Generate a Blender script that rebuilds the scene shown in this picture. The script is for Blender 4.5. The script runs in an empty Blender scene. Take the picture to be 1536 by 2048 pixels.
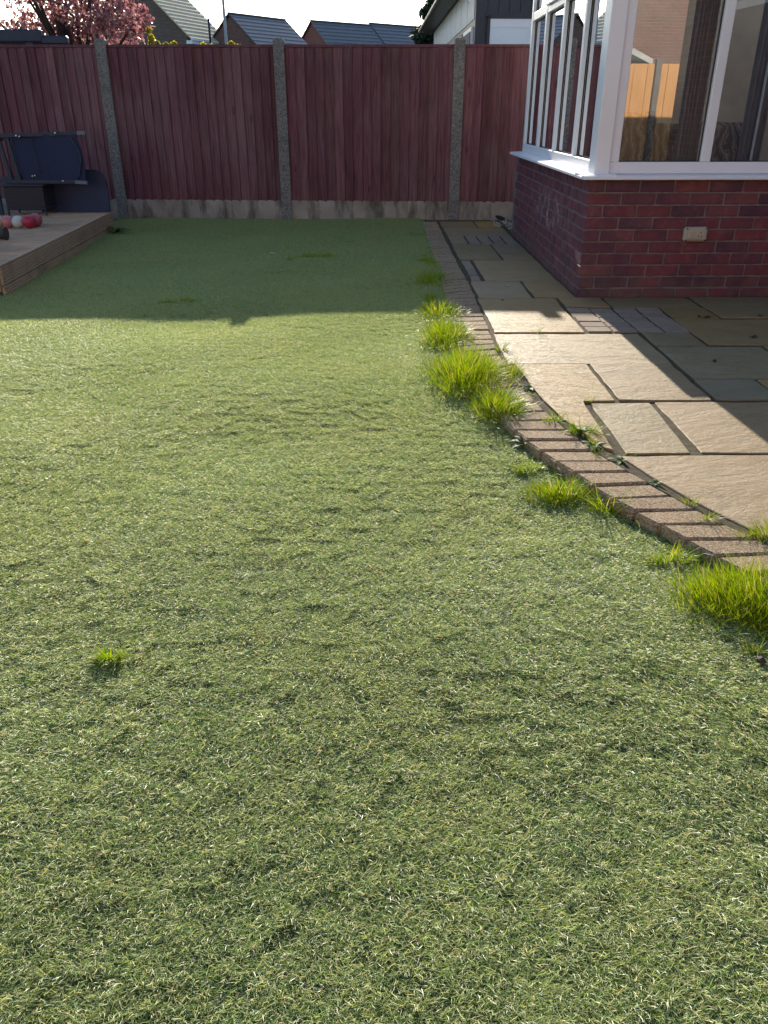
import bpy, bmesh, math, random
import numpy as np
from mathutils import Vector, Matrix, noise as mnoise
random.seed(7); RNG = np.random.default_rng(7)
R = math.radians
scene = bpy.context.scene
COL = scene.collection

# ------------------------------------------------------------------ camera
TH, RO, CAMH = 0.4669, 0.0021, 1.1353
cam = bpy.data.cameras.new('camera'); camo = bpy.data.objects.new('camera', cam); COL.objects.link(camo)
cam.sensor_fit = 'VERTICAL'; cam.sensor_height = 36.0; cam.lens = 1599.7 / 2048 * 36.0
cam.clip_start = 0.05; cam.clip_end = 2000
_r = Vector((1, 0, 0)); _u = Vector((0, math.sin(TH), math.cos(TH))); _f = Vector((0, math.cos(TH), -math.sin(TH)))
_r2 = _r * math.cos(RO) + _u * math.sin(RO); _u2 = _u * math.cos(RO) - _r * math.sin(RO)
camo.matrix_world = Matrix(((_r2.x, _u2.x, -_f.x, 0), (_r2.y, _u2.y, -_f.y, 0), (_r2.z, _u2.z, -_f.z, CAMH), (0, 0, 0, 1)))
scene.camera = camo
scene.render.resolution_x, scene.render.resolution_y = 768, 1024

# ------------------------------------------------------------------ sky, sun, exposure
SUN_EL, SUN_AZ = 20.0, 2.8           # degrees; azimuth measured from +Y towards -X
world = bpy.data.worlds.new('World'); scene.world = world; world.use_nodes = True
wn = world.node_tree; wn.nodes.clear()
sky = wn.nodes.new('ShaderNodeTexSky'); sky.sky_type = 'NISHITA'; sky.sun_disc = False
sky.sun_elevation = R(SUN_EL); sky.sun_rotation = R(-SUN_AZ); sky.air_density = 1.0; sky.dust_density = 0.7; sky.ozone_density = 2.5
bg = wn.nodes.new('ShaderNodeBackground'); bg.inputs[1].default_value = 0.13
wo = wn.nodes.new('ShaderNodeOutputWorld')
wn.links.new(sky.outputs[0], bg.inputs[0]); wn.links.new(bg.outputs[0], wo.inputs[0])
sl = bpy.data.lights.new('sun', 'SUN'); sl.energy = 5.0; sl.angle = R(0.5); sl.color = (1.0, 0.91, 0.77)
so = bpy.data.objects.new('sun', sl); COL.objects.link(so)
_d = Vector((math.sin(R(SUN_AZ)) * math.cos(R(SUN_EL)), -math.cos(R(SUN_AZ)) * math.cos(R(SUN_EL)), -math.sin(R(SUN_EL))))
so.rotation_euler = _d.to_track_quat('-Z', 'Y').to_euler(); so.location = (-0.5, 12, 6)
vs = scene.view_settings; vs.view_transform = 'Standard'; vs.look = 'None'; vs.gamma = 1.0; vs.use_curve_mapping = False
vs.exposure = 0.95

# ------------------------------------------------------------------ helpers
def tag(o, label=None, cat=None, group=None, kind=None):
    if label: o['label'] = label
    if cat: o['category'] = cat
    if group: o['group'] = group
    if kind: o['kind'] = kind
    return o
def link(name, mesh, mat=None, parent=None, loc=None, rot=None, scale=None):
    o = bpy.data.objects.new(name, mesh); COL.objects.link(o)
    if mat is not None and mesh is not None and not mesh.materials: mesh.materials.append(mat)
    if parent is not None: o.parent = parent
    if loc is not None: o.location = loc
    if rot is not None: o.rotation_euler = rot
    if scale is not None: o.scale = scale
    return o
def empty(name, loc=(0, 0, 0), rz=0, parent=None):
    o = bpy.data.objects.new(name, None); COL.objects.link(o); o.location = loc; o.rotation_euler = (0, 0, rz); o.empty_display_size = 0.1
    if parent: o.parent = parent
    return o
def pyd(name, v, f, smooth=False):
    m = bpy.data.meshes.new(name); m.from_pydata([tuple(map(float, p)) for p in v], [], f); m.update()
    if smooth: m.polygons.foreach_set('use_smooth', [True] * len(m.polygons))
    return m
class MB:
    """collects simple solids into one mesh"""
    def __init__(s): s.bm = bmesh.new()
    def box(s, x0, x1, y0, y1, z0, z1, bev=0, M=None):
        r = bmesh.ops.create_cube(s.bm, size=1)
        vv = r['verts']
        for v in vv: v.co = Vector(((x0 + x1) / 2 + v.co.x * (x1 - x0), (y0 + y1) / 2 + v.co.y * (y1 - y0), (z0 + z1) / 2 + v.co.z * (z1 - z0)))
        if bev:
            es = list({e for v in vv for e in v.link_edges})
            rb = bmesh.ops.bevel(s.bm, geom=es, offset=bev, segments=1, affect='EDGES', profile=.5)
            vv = list({v for f in rb['faces'] for v in f.verts} | {v for v in vv if v.is_valid})
        if M is not None:
            for v in vv: v.co = M @ v.co
        return s
    def tube(s, pts, rad, n=8, cap=True):
        pts = [Vector(p) for p in pts]; rings = []
        rads = rad if hasattr(rad, '__len__') else [rad] * len(pts)
        for i, p in enumerate(pts):
            t = (pts[min(i + 1, len(pts) - 1)] - pts[max(i - 1, 0)]).normalized()
            a = t.cross(Vector((0, 0, 1)) if abs(t.z) < .95 else Vector((1, 0, 0))).normalized(); b = t.cross(a)
            rings.append([s.bm.verts.new(p + (a * math.cos(2 * math.pi * k / n) + b * math.sin(2 * math.pi * k / n)) * rads[i]) for k in range(n)])
        for i in range(len(rings) - 1):
            for k in range(n):
                f = s.bm.faces.new((rings[i][k], rings[i][(k + 1) % n], rings[i + 1][(k + 1) % n], rings[i + 1][k])); f.smooth = True
        if cap: s.bm.faces.new(rings[0][::-1]); s.bm.faces.new(rings[-1])
        return s
    def prism(s, prof, fn0, fn1):
        """extrude a profile: fn0/fn1 map profile point -> 3d at each end"""
        a = [s.bm.verts.new(fn0(p)) for p in prof]; b = [s.bm.verts.new(fn1(p)) for p in prof]; n = len(prof)
        for k in range(n): s.bm.faces.new((a[k], a[(k + 1) % n], b[(k + 1) % n], b[k]))
        s.bm.faces.new(a[::-1]); s.bm.faces.new(b); return s
    def mesh(s, name):
        bmesh.ops.recalc_face_normals(s.bm, faces=s.bm.faces[:])
        m = bpy.data.meshes.new(name); s.bm.to_mesh(m); s.bm.free(); return m
    def build(s, name, mat, parent=None, **k): return link(name, s.mesh(name), mat, parent, **k)

# ------------------------------------------------------------------ materials
class NT:
    def __init__(s, name):
        s.m = bpy.data.materials.new(name); s.m.use_nodes = True; s.t = s.m.node_tree; s.t.nodes.clear()
        s.out = s.t.nodes.new('ShaderNodeOutputMaterial')
    def n(s, typ, ins=None, **props):
        nd = s.t.nodes.new('ShaderNode' + typ)
        for k, v in props.items(): setattr(nd, k, v)
        for k, v in (ins or {}).items(): s.set(nd.inputs[k], v)
        return nd
    def set(s, sock, v):
        if isinstance(v, bpy.types.NodeSocket): s.t.links.new(v, sock)
        else:
            if hasattr(sock, 'default_value'):
                if sock.type == 'RGBA' and len(v) == 3: v = (*v, 1)
                sock.default_value = v
    def mix(s, fac, a, b, typ='MIX'):
        nd = s.t.nodes.new('ShaderNodeMix'); nd.data_type = 'RGBA'; nd.blend_type = typ; nd.clamp_factor = True
        s.set(nd.inputs[0], fac); s.set(nd.inputs[6], a); s.set(nd.inputs[7], b); return nd.outputs[2]
    def math(s, op, a, b=0.0, clamp=False):
        nd = s.t.nodes.new('ShaderNodeMath'); nd.operation = op; nd.use_clamp = clamp
        s.set(nd.inputs[0], a); s.set(nd.inputs[1], b); return nd.outputs[0]
    def ramp(s, fac, stops, interp='LINEAR'):
        nd = s.t.nodes.new('ShaderNodeValToRGB'); s.t.links.new(fac, nd.inputs[0]); cr = nd.color_ramp; cr.interpolation = interp
        while len(cr.elements) < len(stops): cr.elements.new(.5)
        for e, (p, c) in zip(cr.elements, stops):
            e.position = p; e.color = (*c, 1) if len(c) == 3 else c
        return nd.outputs[0]
    def mrange(s, v, a, b, c=0.0, d=1.0):
        nd = s.n('MapRange', {0: v, 1: a, 2: b, 3: c, 4: d}); return nd.outputs[0]
    def coord(s, kind='Object', scale=(1, 1, 1), rnd=True, rot=(0, 0, 0)):
        tc = s.n('TexCoord').outputs[kind]
        mp = s.n('Mapping', {'Vector': tc, 'Scale': scale, 'Rotation': rot})
        if not rnd: return mp.outputs[0]
        oi = s.n('ObjectInfo').outputs['Random']
        return s.n('VectorMath', {0: mp.outputs[0], 1: s.n('CombineXYZ', {0: s.math('MULTIPLY', oi, 37.), 1: s.math('MULTIPLY', oi, 91.), 2: s.math('MULTIPLY', oi, 53.)}).outputs[0]}, operation='ADD').outputs[0]
    def world(s, scale=(1, 1, 1)):
        g = s.n('NewGeometry').outputs['Position']
        return s.n('Mapping', {'Vector': g, 'Scale': scale}).outputs[0]
    def noise(s, vec, scale, detail=4, rough=.55, out='Fac', dist=0.0):
        return s.n('TexNoise', {'Vector': vec, 'Scale': scale, 'Detail': detail, 'Roughness': rough, 'Distortion': dist}).outputs[out]
    def rand(s): return s.n('ObjectInfo').outputs['Random']
    def bump(s, h, strength=.5, dist=.01, normal=None):
        ins = {'Height': h, 'Strength': strength, 'Distance': dist}
        if normal is not None: ins['Normal'] = normal
        return s.n('Bump', ins).outputs[0]
    def hsv(s, col, h=.5, sa=1., v=1.): return s.n('HueSaturation', {'Hue': h, 'Saturation': sa, 'Value': v, 'Color': col}).outputs[0]
    def principled(s, col, rough=.7, normal=None, spec=.4, **kw):
        ins = {'Base Color': col, 'Roughness': rough, 'Specular IOR Level': spec}
        if normal is not None: ins['Normal'] = normal
        ins.update(kw)
        p = s.n('BsdfPrincipled', ins); s.t.links.new(p.outputs[0], s.out.inputs[0]); return s.m
def simple(name, c1, c2=None, scale=8, rough=.6, bump=.15, bdist=.004, spec=.4, rnd=True, stretch=(1, 1, 1), **kw):
    t = NT(name); c2 = c2 or tuple(x * .7 for x in c1)
    v = t.coord('Object', stretch, rnd)
    f = t.noise(v, scale, 5, .6); f2 = t.noise(v, scale * 9, 3, .6)
    col = t.ramp(f, [(.3, c2), (.7, c1)])
    return t.principled(col, rough, t.bump(f2, bump, bdist), spec, **kw)

def m_board():
    t = NT('stained_fence_timber'); r = t.rand()
    v = t.coord('Object', (22, 22, 1.1)); g = t.noise(v, 3.0, 6, .65, dist=.6)
    g2 = t.noise(t.coord('Object', (60, 60, 1.5)), 2.0, 4, .6)
    big = t.noise(t.world((.9, .9, .7)), 1.6, 3, .6)
    col = t.ramp(g, [(.28, (.056, .017, .024)), (.5, (.148, .048, .060)), (.72, (.235, .090, .100))])
    col = t.mix(t.mrange(r, 0, 1, 0, .9), col, t.hsv(col, .508, 1.1, .55)); r2 = t.math('FRACT', t.math('MULTIPLY', r, 13.7)); col = t.mix(t.mrange(r2, .6, 1, 0, .5), col, t.hsv(col, .515, .8, 1.5))
    # weathered grey-brown streaks
    w = t.math('MULTIPLY', t.mrange(big, .42, .68, .1, .85), t.mrange(g2, .42, .62, .1, 1))
    col = t.mix(w, col, (.190, .120, .115))
    vo = t.n('TexVoronoi', {'Vector': t.coord('Object', (7, 7, 2.2)), 'Scale': 1.0, 'Randomness': 1.0}).outputs['Distance']
    col = t.mix(t.mrange(vo, .05, .13, .75, 0), col, (.070, .022, .028))
    return t.principled(col, t.mrange(g2, .3, .7, .62, .85), t.bump(t.math('ADD', g2, g), .35, .004), .3)
def m_concrete(name, c1, c2, speck=True, stain=False):
    t = NT(name); v = t.world(); a = t.noise(v, 5, 4); b = t.noise(v, 120, 3, .7)
    col = t.ramp(a, [(.3, c2), (.7, c1)])
    if speck:
        vo = t.n('TexVoronoi', {'Vector': v, 'Scale': 95.0}).outputs['Color']
        s_ = t.n('SeparateColor', {0: vo}).outputs[0]
        col = t.mix(t.mrange(s_, .55, .95, 0, .45), col, (.34, .31, .28)); col = t.mix(t.mrange(s_, .25, .05, 0, .6), col, tuple(x * .35 for x in c2))
    if stain:
        st = t.noise(t.world((3.5, 3.5, .9)), 1.6, 5, .65)
        col = t.mix(t.mrange(st, .48, .62, 0, .8), col, (.055, .052, .035))
        st2 = t.noise(t.world((5, 5, 1.)), 1.7, 5, .7); col = t.mix(t.mrange(st2, .6, .7, 0, .5), col, (.30, .25, .21))
    return t.principled(col, .9, t.bump(b, .6, .004), .25)
def m_brick(name, mort=False):
    t = NT(name); r = t.rand(); v = t.coord('Object', (1, 1, 1)); w = t.world()
    a = t.noise(v, 9, 5, .65); b = t.noise(v, 60, 4, .7)
    if mort:
        col = t.ramp(t.noise(w, 14, 4), [(.3, (.135, .105, .098)), (.7, (.25, .205, .19))])
        return t.principled(col, .95, t.bump(t.noise(w, 200, 3), .5, .003), .2)
    c = t.ramp(r, [(0, (.150, .038, .050)), (.35, (.185, .044, .052)), (.6, (.130, .040, .058)), (.8, (.205, .060, .062)), (1, (.098, .034, .055))])
    # smoky end of each brick
    px = t.n('SeparateXYZ', {0: t.n('TexCoord').outputs['Object']}).outputs[0]
    sm = t.math('ADD', t.math('MULTIPLY', px, 9.), t.mrange(t.noise(v, 4, 3), .3, .7, -1, 1))
    c = t.mix(t.mrange(sm, .1, 1.0, 0, .55), c, (.075, .032, .054))
    c = t.mix(t.mrange(a, .35, .75, 0, .5), c, t.hsv(c, .5, .9, .55))
    c = t.mix(t.mrange(t.noise(v, 22, 4, .7), .5, .75, 0, .6), c, t.hsv(c, .51, .8, 1.6))
    # lime bloom patches on one stretch of the side wall
    d = t.n('VectorMath', {0: w, 1: (1.30, 6.72, .43)}, operation='SUBTRACT').outputs[0]
    d = t.n('VectorMath', {0: d, 1: (.4, 1.15, 5.5)}, operation='MULTIPLY').outputs[0]
    ln = t.n('VectorMath', {0: d}, operation='LENGTH').outputs['Value']
    blo = t.math('MULTIPLY', t.mrange(ln, .2, 1.0, 1, 0), t.mrange(t.noise(t.world((1, 1, 1)), 11, 4, .6), .52, .66, 0, 1))
    c = t.mix(t.math('MULTIPLY', blo, .6), c, (.55, .48, .47))
    bl2 = t.math('MULTIPLY', t.mrange(t.noise(w, 3.2, 3), .62, .75, 0, .35), t.mrange(b, .45, .6, 0, 1))
    c = t.mix(bl2, c, (.38, .30, .29)); zz = t.n('SeparateXYZ', {0: w}).outputs[2]; c = t.mix(t.math('MULTIPLY', t.mrange(zz, .02, .2, .55, 0), t.mrange(t.noise(w, 9, 4), .35, .6, 0, 1)), c, (.12, .10, .075))
    return t.principled(c, t.mrange(a, .3, .7, .55, .8), t.bump(b, .5, .004), .35)
def m_slab():
    t = NT('riven_sandstone'); r = t.rand()
    oi = t.n('ObjectInfo'); v = t.coord('Object', (1, 1, 1))
    ang = t.math('MULTIPLY', r, 6.0)
    vr = t.n('VectorRotate', {'Vector': v, 'Angle': t.math('MULTIPLY', t.math('SINE', ang), .4)}, rotation_type='Z_AXIS').outputs[0]
    ly = t.n('Mapping', {'Vector': vr, 'Scale': (1.3, 3.6, 1)}).outputs[0]
    a = t.noise(ly, 2.4, 7, .66, dist=.5); fine = t.noise(v, 55, 5, .7); med = t.noise(v, 6, 4, .6)
    # cleft ledges: terraced height along the bedding lines
    terr = t.math('ADD', t.math('SNAP', a, .045), t.math('MULTIPLY', a, .3))
    base = t.ramp(oi.outputs['Random'], [(0, (.330, .255, .150)), (.3, (.355, .265, .150)), (.5, (.320, .260, .168)), (.72, (.345, .255, .155)), (.88, (.290, .250, .168)), (1, (.365, .285, .178))])
    oc = t.n('ObjectInfo').outputs['Color']
    base = t.mix(1.0, base, oc, 'MULTIPLY'); rv = t.math('FRACT', t.math('MULTIPLY', r, 29.3)); base = t.hsv(base, t.mrange(rv, 0, 1, .494, .500), t.mrange(rv, 0, 1, 1.36, 1.14), t.mrange(t.math('FRACT', t.math('MULTIPLY', r, 7.7)), 0, 1, .76, 1.02))
    col = t.mix(t.mrange(a, .3, .7, 0, .55), base, t.hsv(base, .497, 1.15, .76))
    col = t.mix(t.mrange(med, .45, .75, 0, .45), col, t.hsv(base, .515, .75, 1.12))
    ck = t.noise(t.n('Mapping', {'Vector': vr, 'Scale': (1.2, 4.5, 1)}).outputs[0], 1.9, 5, .55, dist=1.4)
    ckl = t.math('MULTIPLY', t.mrange(t.math('ABSOLUTE', t.math('SUBTRACT', ck, .5)), 0, .010, 1, 0), t.mrange(med, .42, .6, 0, 1))
    col = t.mix(t.math('MULTIPLY', ckl, .55), col, (.11, .085, .055))
    led = t.math('MULTIPLY', t.mrange(t.math('FRACT', t.math('MULTIPLY', a, 8.)), 0, .10, 1, 0), t.mrange(t.noise(v, 3.2, 3), .44, .54, 0, 1))
    col = t.mix(t.math('MULTIPLY', led, .75), col, (.12, .09, .055))
    sp = t.n('TexVoronoi', {'Vector': t.world(), 'Scale': 26.}).outputs['Distance']
    col = t.mix(t.math('MULTIPLY', t.mrange(sp, .07, .16, .6, 0), t.mrange(med, .5, .62, 0, 1)), col, (.13, .105, .07))
    dirt = t.noise(t.world(), 1.7, 5, .7)
    col = t.mix(t.mrange(dirt, .52, .75, 0, .4), col, (.20, .165, .11))
    col = t.mix(t.mrange(fine, .62, .78, 0, .3), col, (.16, .13, .09))
    h = t.math('SUBTRACT', t.math('ADD', t.math('MULTIPLY', terr, .75), t.math('MULTIPLY', fine, .16)), t.math('ADD', t.math('MULTIPLY', ckl, .12), t.math('MULTIPLY', led, .06)))
    return t.principled(col, t.mrange(fine, .3, .7, .55, .8), t.bump(h, .85, .026), .35)
def m_sett(name, c1, c2, sp=1.0):
    t = NT(name); r = t.rand(); w = t.world(); f = t.noise(w, 170, 4, .75); a = t.noise(w, 12, 4)
    vo = t.n('SeparateColor', {0: t.n('TexVoronoi', {'Vector': w, 'Scale': 210.}).outputs['Color']}).outputs[0]
    c = t.mix(r, c1, c2); c = t.mix(t.mrange(a, .35, .7, 0, .5), c, t.hsv(c, .5, .9, .7))
    c = t.mix(t.mrange(vo, .6, .98, 0, .75 * sp), c, (.50, .41, .30)); c = t.mix(t.mrange(vo, .3, .03, 0, .7 * sp), c, (.07, .055, .045))
    return t.principled(c, .9, t.bump(t.math('ADD', f, t.math('MULTIPLY', vo, .5)), .8, .004), .25)
def m_blade(name, stops, tran=.35, rough=.4, spec=.5, attr=True, warm=None, coat=0.0, sheen=0.0, tsat=1.15):
    t = NT(name)
    a = t.n('Attribute', attribute_name='bc').outputs['Fac']
    col = t.ramp(a, stops)
    if warm is not None:
        p = t.noise(t.world(), warm[0], 4, .6); col = t.mix(t.mrange(p, .45, .72, 0, warm[1]), col, warm[2])
    p = t.n('BsdfPrincipled', {'Base Color': col, 'Roughness': rough, 'Specular IOR Level': spec, 'Coat Weight': coat, 'Coat Roughness': .46, 'Sheen Weight': sheen, 'Sheen Roughness': .35, 'Sheen Tint': (1, 1, .82, 1)})
    tr = t.n('BsdfTranslucent', {'Color': t.hsv(col, .495, tsat, 1.35)})
    mx = t.n('MixShader', {0: tran, 1: p.outputs[0], 2: tr.outputs[0]}); t.t.links.new(mx.outputs[0], t.out.inputs[0]); return t.m
def m_glass():
    t = NT('window_glass')
    fr = t.n('Fresnel', {'IOR': 1.5}).outputs[0]
    f = t.math('MULTIPLY', fr, 4.2, True)
    wv = t.bump(t.noise(t.world(), 1.6, 2), .012, .02)
    gl = t.n('BsdfGlossy', {'Color': (.95, .97, 1), 'Roughness': 0.0, 'Normal': wv}); tr = t.n('BsdfTransparent', {'Color': (.92, .94, .93)})
    mx = t.n('MixShader', {0: f, 1: tr.outputs[0], 2: gl.outputs[0]}); t.t.links.new(mx.outputs[0], t.out.inputs[0]); return t.m
def m_deck(name='deck_timber'):
    t = NT(name); r = t.rand()
    g = t.noise(t.coord('Object', (1.5, 40, 40)), 2.2, 6, .65, dist=.4); b = t.noise(t.world(), 2.2, 4, .6)
    col = t.ramp(g, [(.25, (.320, .200, .115)), (.55, (.520, .345, .210)), (.8, (.660, .460, .300))])
    col = t.mix(t.mrange(r, 0, 1, 0, .5), col, t.hsv(col, .5, .85, .68)); col = t.mix(t.mrange(b, .5, .7, 0, .5), col, (.10, .082, .055))
    return t.principled(col, .75, t.bump(g, .4, .004), .3)
def m_pattern():
    t = NT('leaf_print_fabric'); v = t.coord('Object', (1, 1, 1))
    wv = t.n('TexWave', {'Vector': v, 'Scale': 5., 'Distortion': 9., 'Detail': 3., 'Detail Scale': 1.6}).outputs['Fac']
    c = t.ramp(wv, [(0, (.10, .10, .11)), (.3, (.30, .13, .04)), (.42, (.42, .39, .35)), (.6, (.20, .10, .05)), (.75, (.12, .12, .14)), (.88, (.46, .42, .37))], 'CONSTANT')
    fine = t.n('TexWave', {'Vector': v, 'Scale': 38., 'Distortion': 7.}).outputs['Fac']; c = t.mix(t.math('MULTIPLY', fine, .4), c, (.07, .06, .055))
    return t.principled(c, .85, None, .2)
def m_farbrick(name, c1, c2):
    t = NT(name); v = t.coord('Object', (1, 1, 1), False)
    x = t.n('SeparateXYZ', {0: v}); vv = t.n('CombineXYZ', {0: t.math('ADD', x.outputs[0], x.outputs[1]), 1: x.outputs[2], 2: 0.}).outputs[0]
    b = t.n('TexBrick', {'Vector': vv, 'Color1': c1, 'Color2': c2, 'Mortar': (.28, .24, .21), 'Scale': 1., 'Mortar Size': .006, 'Brick Width': .225, 'Row Height': .075}).outputs[0]
    n_ = t.noise(v, 1.3, 4); b = t.mix(t.mrange(n_, .4, .7, 0, .4), b, t.hsv(b, .5, .9, .65))
    return t.principled(b, .9, None, .2)

M = {}
M['board'] = m_board()
M['post'] = m_concrete('aggregate_concrete', (.180, .165, .152), (.125, .114, .104))
M['gravel_board'] = m_concrete('stained_concrete', (.36, .30, .245), (.25, .205, .165), False, True)
M['brick'] = m_brick('red_brick'); M['mortar'] = m_brick('mortar', True)
M['slab'] = m_slab()
M['sett'] = m_sett('sandstone_sett', (.29, .20, .16), (.32, .26, .18), .25)
M['edging'] = m_sett('block_paver', (.370, .250, .135), (.300, .205, .115))
M['soil'] = simple('joint_soil', (.135, .110, .066), (.06, .048, .03), 40, .95, .8, .01, .2)
M['upvc'] = simple('white_upvc', (.80, .80, .81), (.76, .76, .77), 3, .32, .02, .001, .5)
M['gasket'] = simple('black_gasket', (.015, .015, .016), None, 8, .5)
M['glass'] = m_glass()
M['deck'] = m_deck()
M['navy'] = simple('navy_plastic', (.022, .030, .070), (.016, .021, .05), 6, .65, .1, .002)
M['chair_metal'] = simple('dark_powder_coat', (.022, .028, .050), (.016, .019, .035), 6, .5, .1, .002)
M['cap'] = simple('grey_plastic_cap', (.13, .15, .18), (.10, .11, .14), 6, .5)
M['bolt'] = simple('steel_bolt', (.5, .5, .5), None, 6, .3, Metallic=1.0)
M['sling'] = simple('woven_sling', (.030, .037, .078), (.020, .025, .055), 220, .8, .6, .002, .25)
M['floor_in'] = simple('tiled_floor', (.30, .26, .22), None, 3, .5)
M['plaster'] = simple('plaster', (.62, .57, .52), None, 3, .8)
M['fabric'] = m_pattern()
M['curtain'] = simple('grey_curtain', (.30, .31, .36), (.22, .23, .28), 10, .9)
M['rattan'] = simple('rattan_cane', (.10, .055, .03), (.05, .03, .018), 30, .5)
M['roof_dark'] = simple('slate_grey_tile', (.085, .088, .10), (.055, .058, .068), 3, .42, .3, .01, .5)
M['roof_tan'] = simple('buff_concrete_tile', (.64, .52, .35), (.50, .40, .27), 3, .85, .3, .01, .15)  # roof glare worked into the tile colour as extra brightness
M['farbrick'] = m_farbrick('brown_brick', (.14, .085, .065), (.10, .062, .05))
M['farbrick_red'] = m_farbrick('red_far_brick', (.20, .085, .06), (.15, .065, .05))
M['cladding'] = simple('anthracite_cladding', (.030, .033, .042), (.022, .024, .032), 5, .45, .1, .003)
M['pale_clad'] = simple('pale_cladding', (.50, .52, .55), (.42, .44, .48), 4, .5)
M['pale_pane'] = simple('pale_window_blind', (.78, .82, .80), (.70, .74, .73), 2, .35)
M['pole'] = simple('galvanised_pole', (.32, .33, .34), None, 5, .5)
M['bark'] = simple('bark', (.060, .042, .034), (.03, .022, .018), 12, .9, .8, .02)
M['socket'] = simple('weatherproof_plastic', (.46, .40, .30), (.38, .33, .25), 4, .45, .05, .002)
M['hole'] = simple('socket_hole', (.01, .01, .01), None, 5, .6)
M['stone'] = simple('pebble', (.42, .39, .35), (.22, .20, .18), 20, .8)
M['bag'] = simple('dark_bag', (.012, .013, .015), None, 14, .5, .5, .01)
M['ground'] = simple('rough_ground', (.07, .075, .035), (.045, .05, .025), 2, .95, .6, .05)
M['pot'] = simple('brown_pot', (.045, .032, .026), None, 10, .7)
M['cedar'] = simple('cedar_board', (.72, .36, .13), (.55, .25, .08), 3, .7, .3, .004, stretch=(14, 14, 1))
M['felt'] = simple('pale_felt', (.55, .55, .52), None, 4, .8)
M['turf_base'] = simple('turf_backing', (.120, .175, .055), (.060, .095, .028), 60, .8, .9, .02, .3, False)

# ------------------------------------------------------------------ plan: walls, curves, levels
XC, YC, WY, SY, LSIDE = 1.3037, 5.4938, 0.0429, 0.004, 3.12
A2 = 0.00715
def P2(u, v, a=A2): return (XC + u * math.cos(a) - v * math.sin(a), YC + u * math.sin(a) + v * math.cos(a))
INNER = [(.603, 9.60), (.613, 8.018), (.620, 6.893), (.630, 6.029), (.628, 5.421), (.624, 4.929), (.617, 4.512), (.613, 4.115), (.656, 3.46), (.715, 3.109), (.801, 2.789), (.869, 2.607), (.948, 2.428), (1.034, 2.239), (1.132, 2.067), (1.21, 1.95), (1.33, 1.80), (1.5, 1.66), (1.7, 1.55), (2.0, 1.47)]
OUTER = [(.428, 9.60), (.422, 7.919), (.425, 6.891), (.418, 5.9), (.413, 5.388), (.408, 4.9), (.402, 4.5), (.408, 4.05), (.440, 3.40), (.490, 3.10), (.585, 2.788), (.660, 2.597), (.735, 2.40), (.824, 2.238), (.913, 2.065), (.99, 1.92), (1.12, 1.74), (1.31, 1.565), (1.55, 1.43), (1.9, 1.32)]
def smooth_curve(pts, n=16):
    out = []
    for i in range(len(pts) - 1):
        p0, p1, p2, p3 = [np.array(pts[max(0, min(len(pts) - 1, j))]) for j in (i - 1, i, i + 1, i + 2)]
        for k in range(n):
            t = k / n
            out.append(.5 * ((2 * p1) + (-p0 + p2) * t + (2 * p0 - 5 * p1 + 4 * p2 - p3) * t * t + (-p0 + 3 * p1 - 3 * p2 + p3) * t ** 3))
    out.append(np.array(pts[-1])); return np.array(out)
IC, OC = smooth_curve(INNER), smooth_curve(OUTER)
def xo(y):
    return np.interp(y, OC[::-1, 1], OC[::-1, 0])
def sstep(x, a, b):
    t = np.clip((x - a) / (b - a), 0, 1); return t * t * (3 - 2 * t)
def lawnz(x, y):
    x = np.asarray(x, float); y = np.asarray(y, float)
    right = -.036 * (1 - sstep(y, 2.6, 4.6)) - .012
    left = -.060 * (1 - .7 * sstep(y, 6.5, 9.6))
    w = np.clip((x + 2.3) / 2.7, 0, 1)
    und = .005 * np.sin(2.1 * x + 3.9 * y + .6) + .004 * np.sin(-3.1 * x + 5.3 * y) + .0012 * np.sin(7.3 * y + 1.3 * x + 2) + .003 * np.sin(4.7 * x - 1.9 * y + 1)
    return right * w + left * (1 - w) + und

# ------------------------------------------------------------------ ground and lawn
g = MB(); g.box(-700, 700, -700, 700, -.6, -.20); tag(g.build('ground', M['ground']), kind='structure')
ys = np.concatenate([np.linspace(-3, .3, 8), np.arange(.4, 9.85, .06), [9.9]]); K = 110
vv = []; ff = []
for y in ys:
    xe = xo(y) if y > 1.32 else 2.6
    xs = np.linspace(-6.5, float(xe), K); zz = lawnz(xs, np.full(K, y))
    vv += [(x, y, z) for x, z in zip(xs, zz)]
for i in range(len(ys) - 1):
    for k in range(K - 1):
        a = i * K + k; ff.append((a, a + 1, a + K + 1, a + K))
lawn = link('lawn', pyd('lawn', vv, ff, True), M['turf_base']); tag(lawn, kind='structure')

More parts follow.
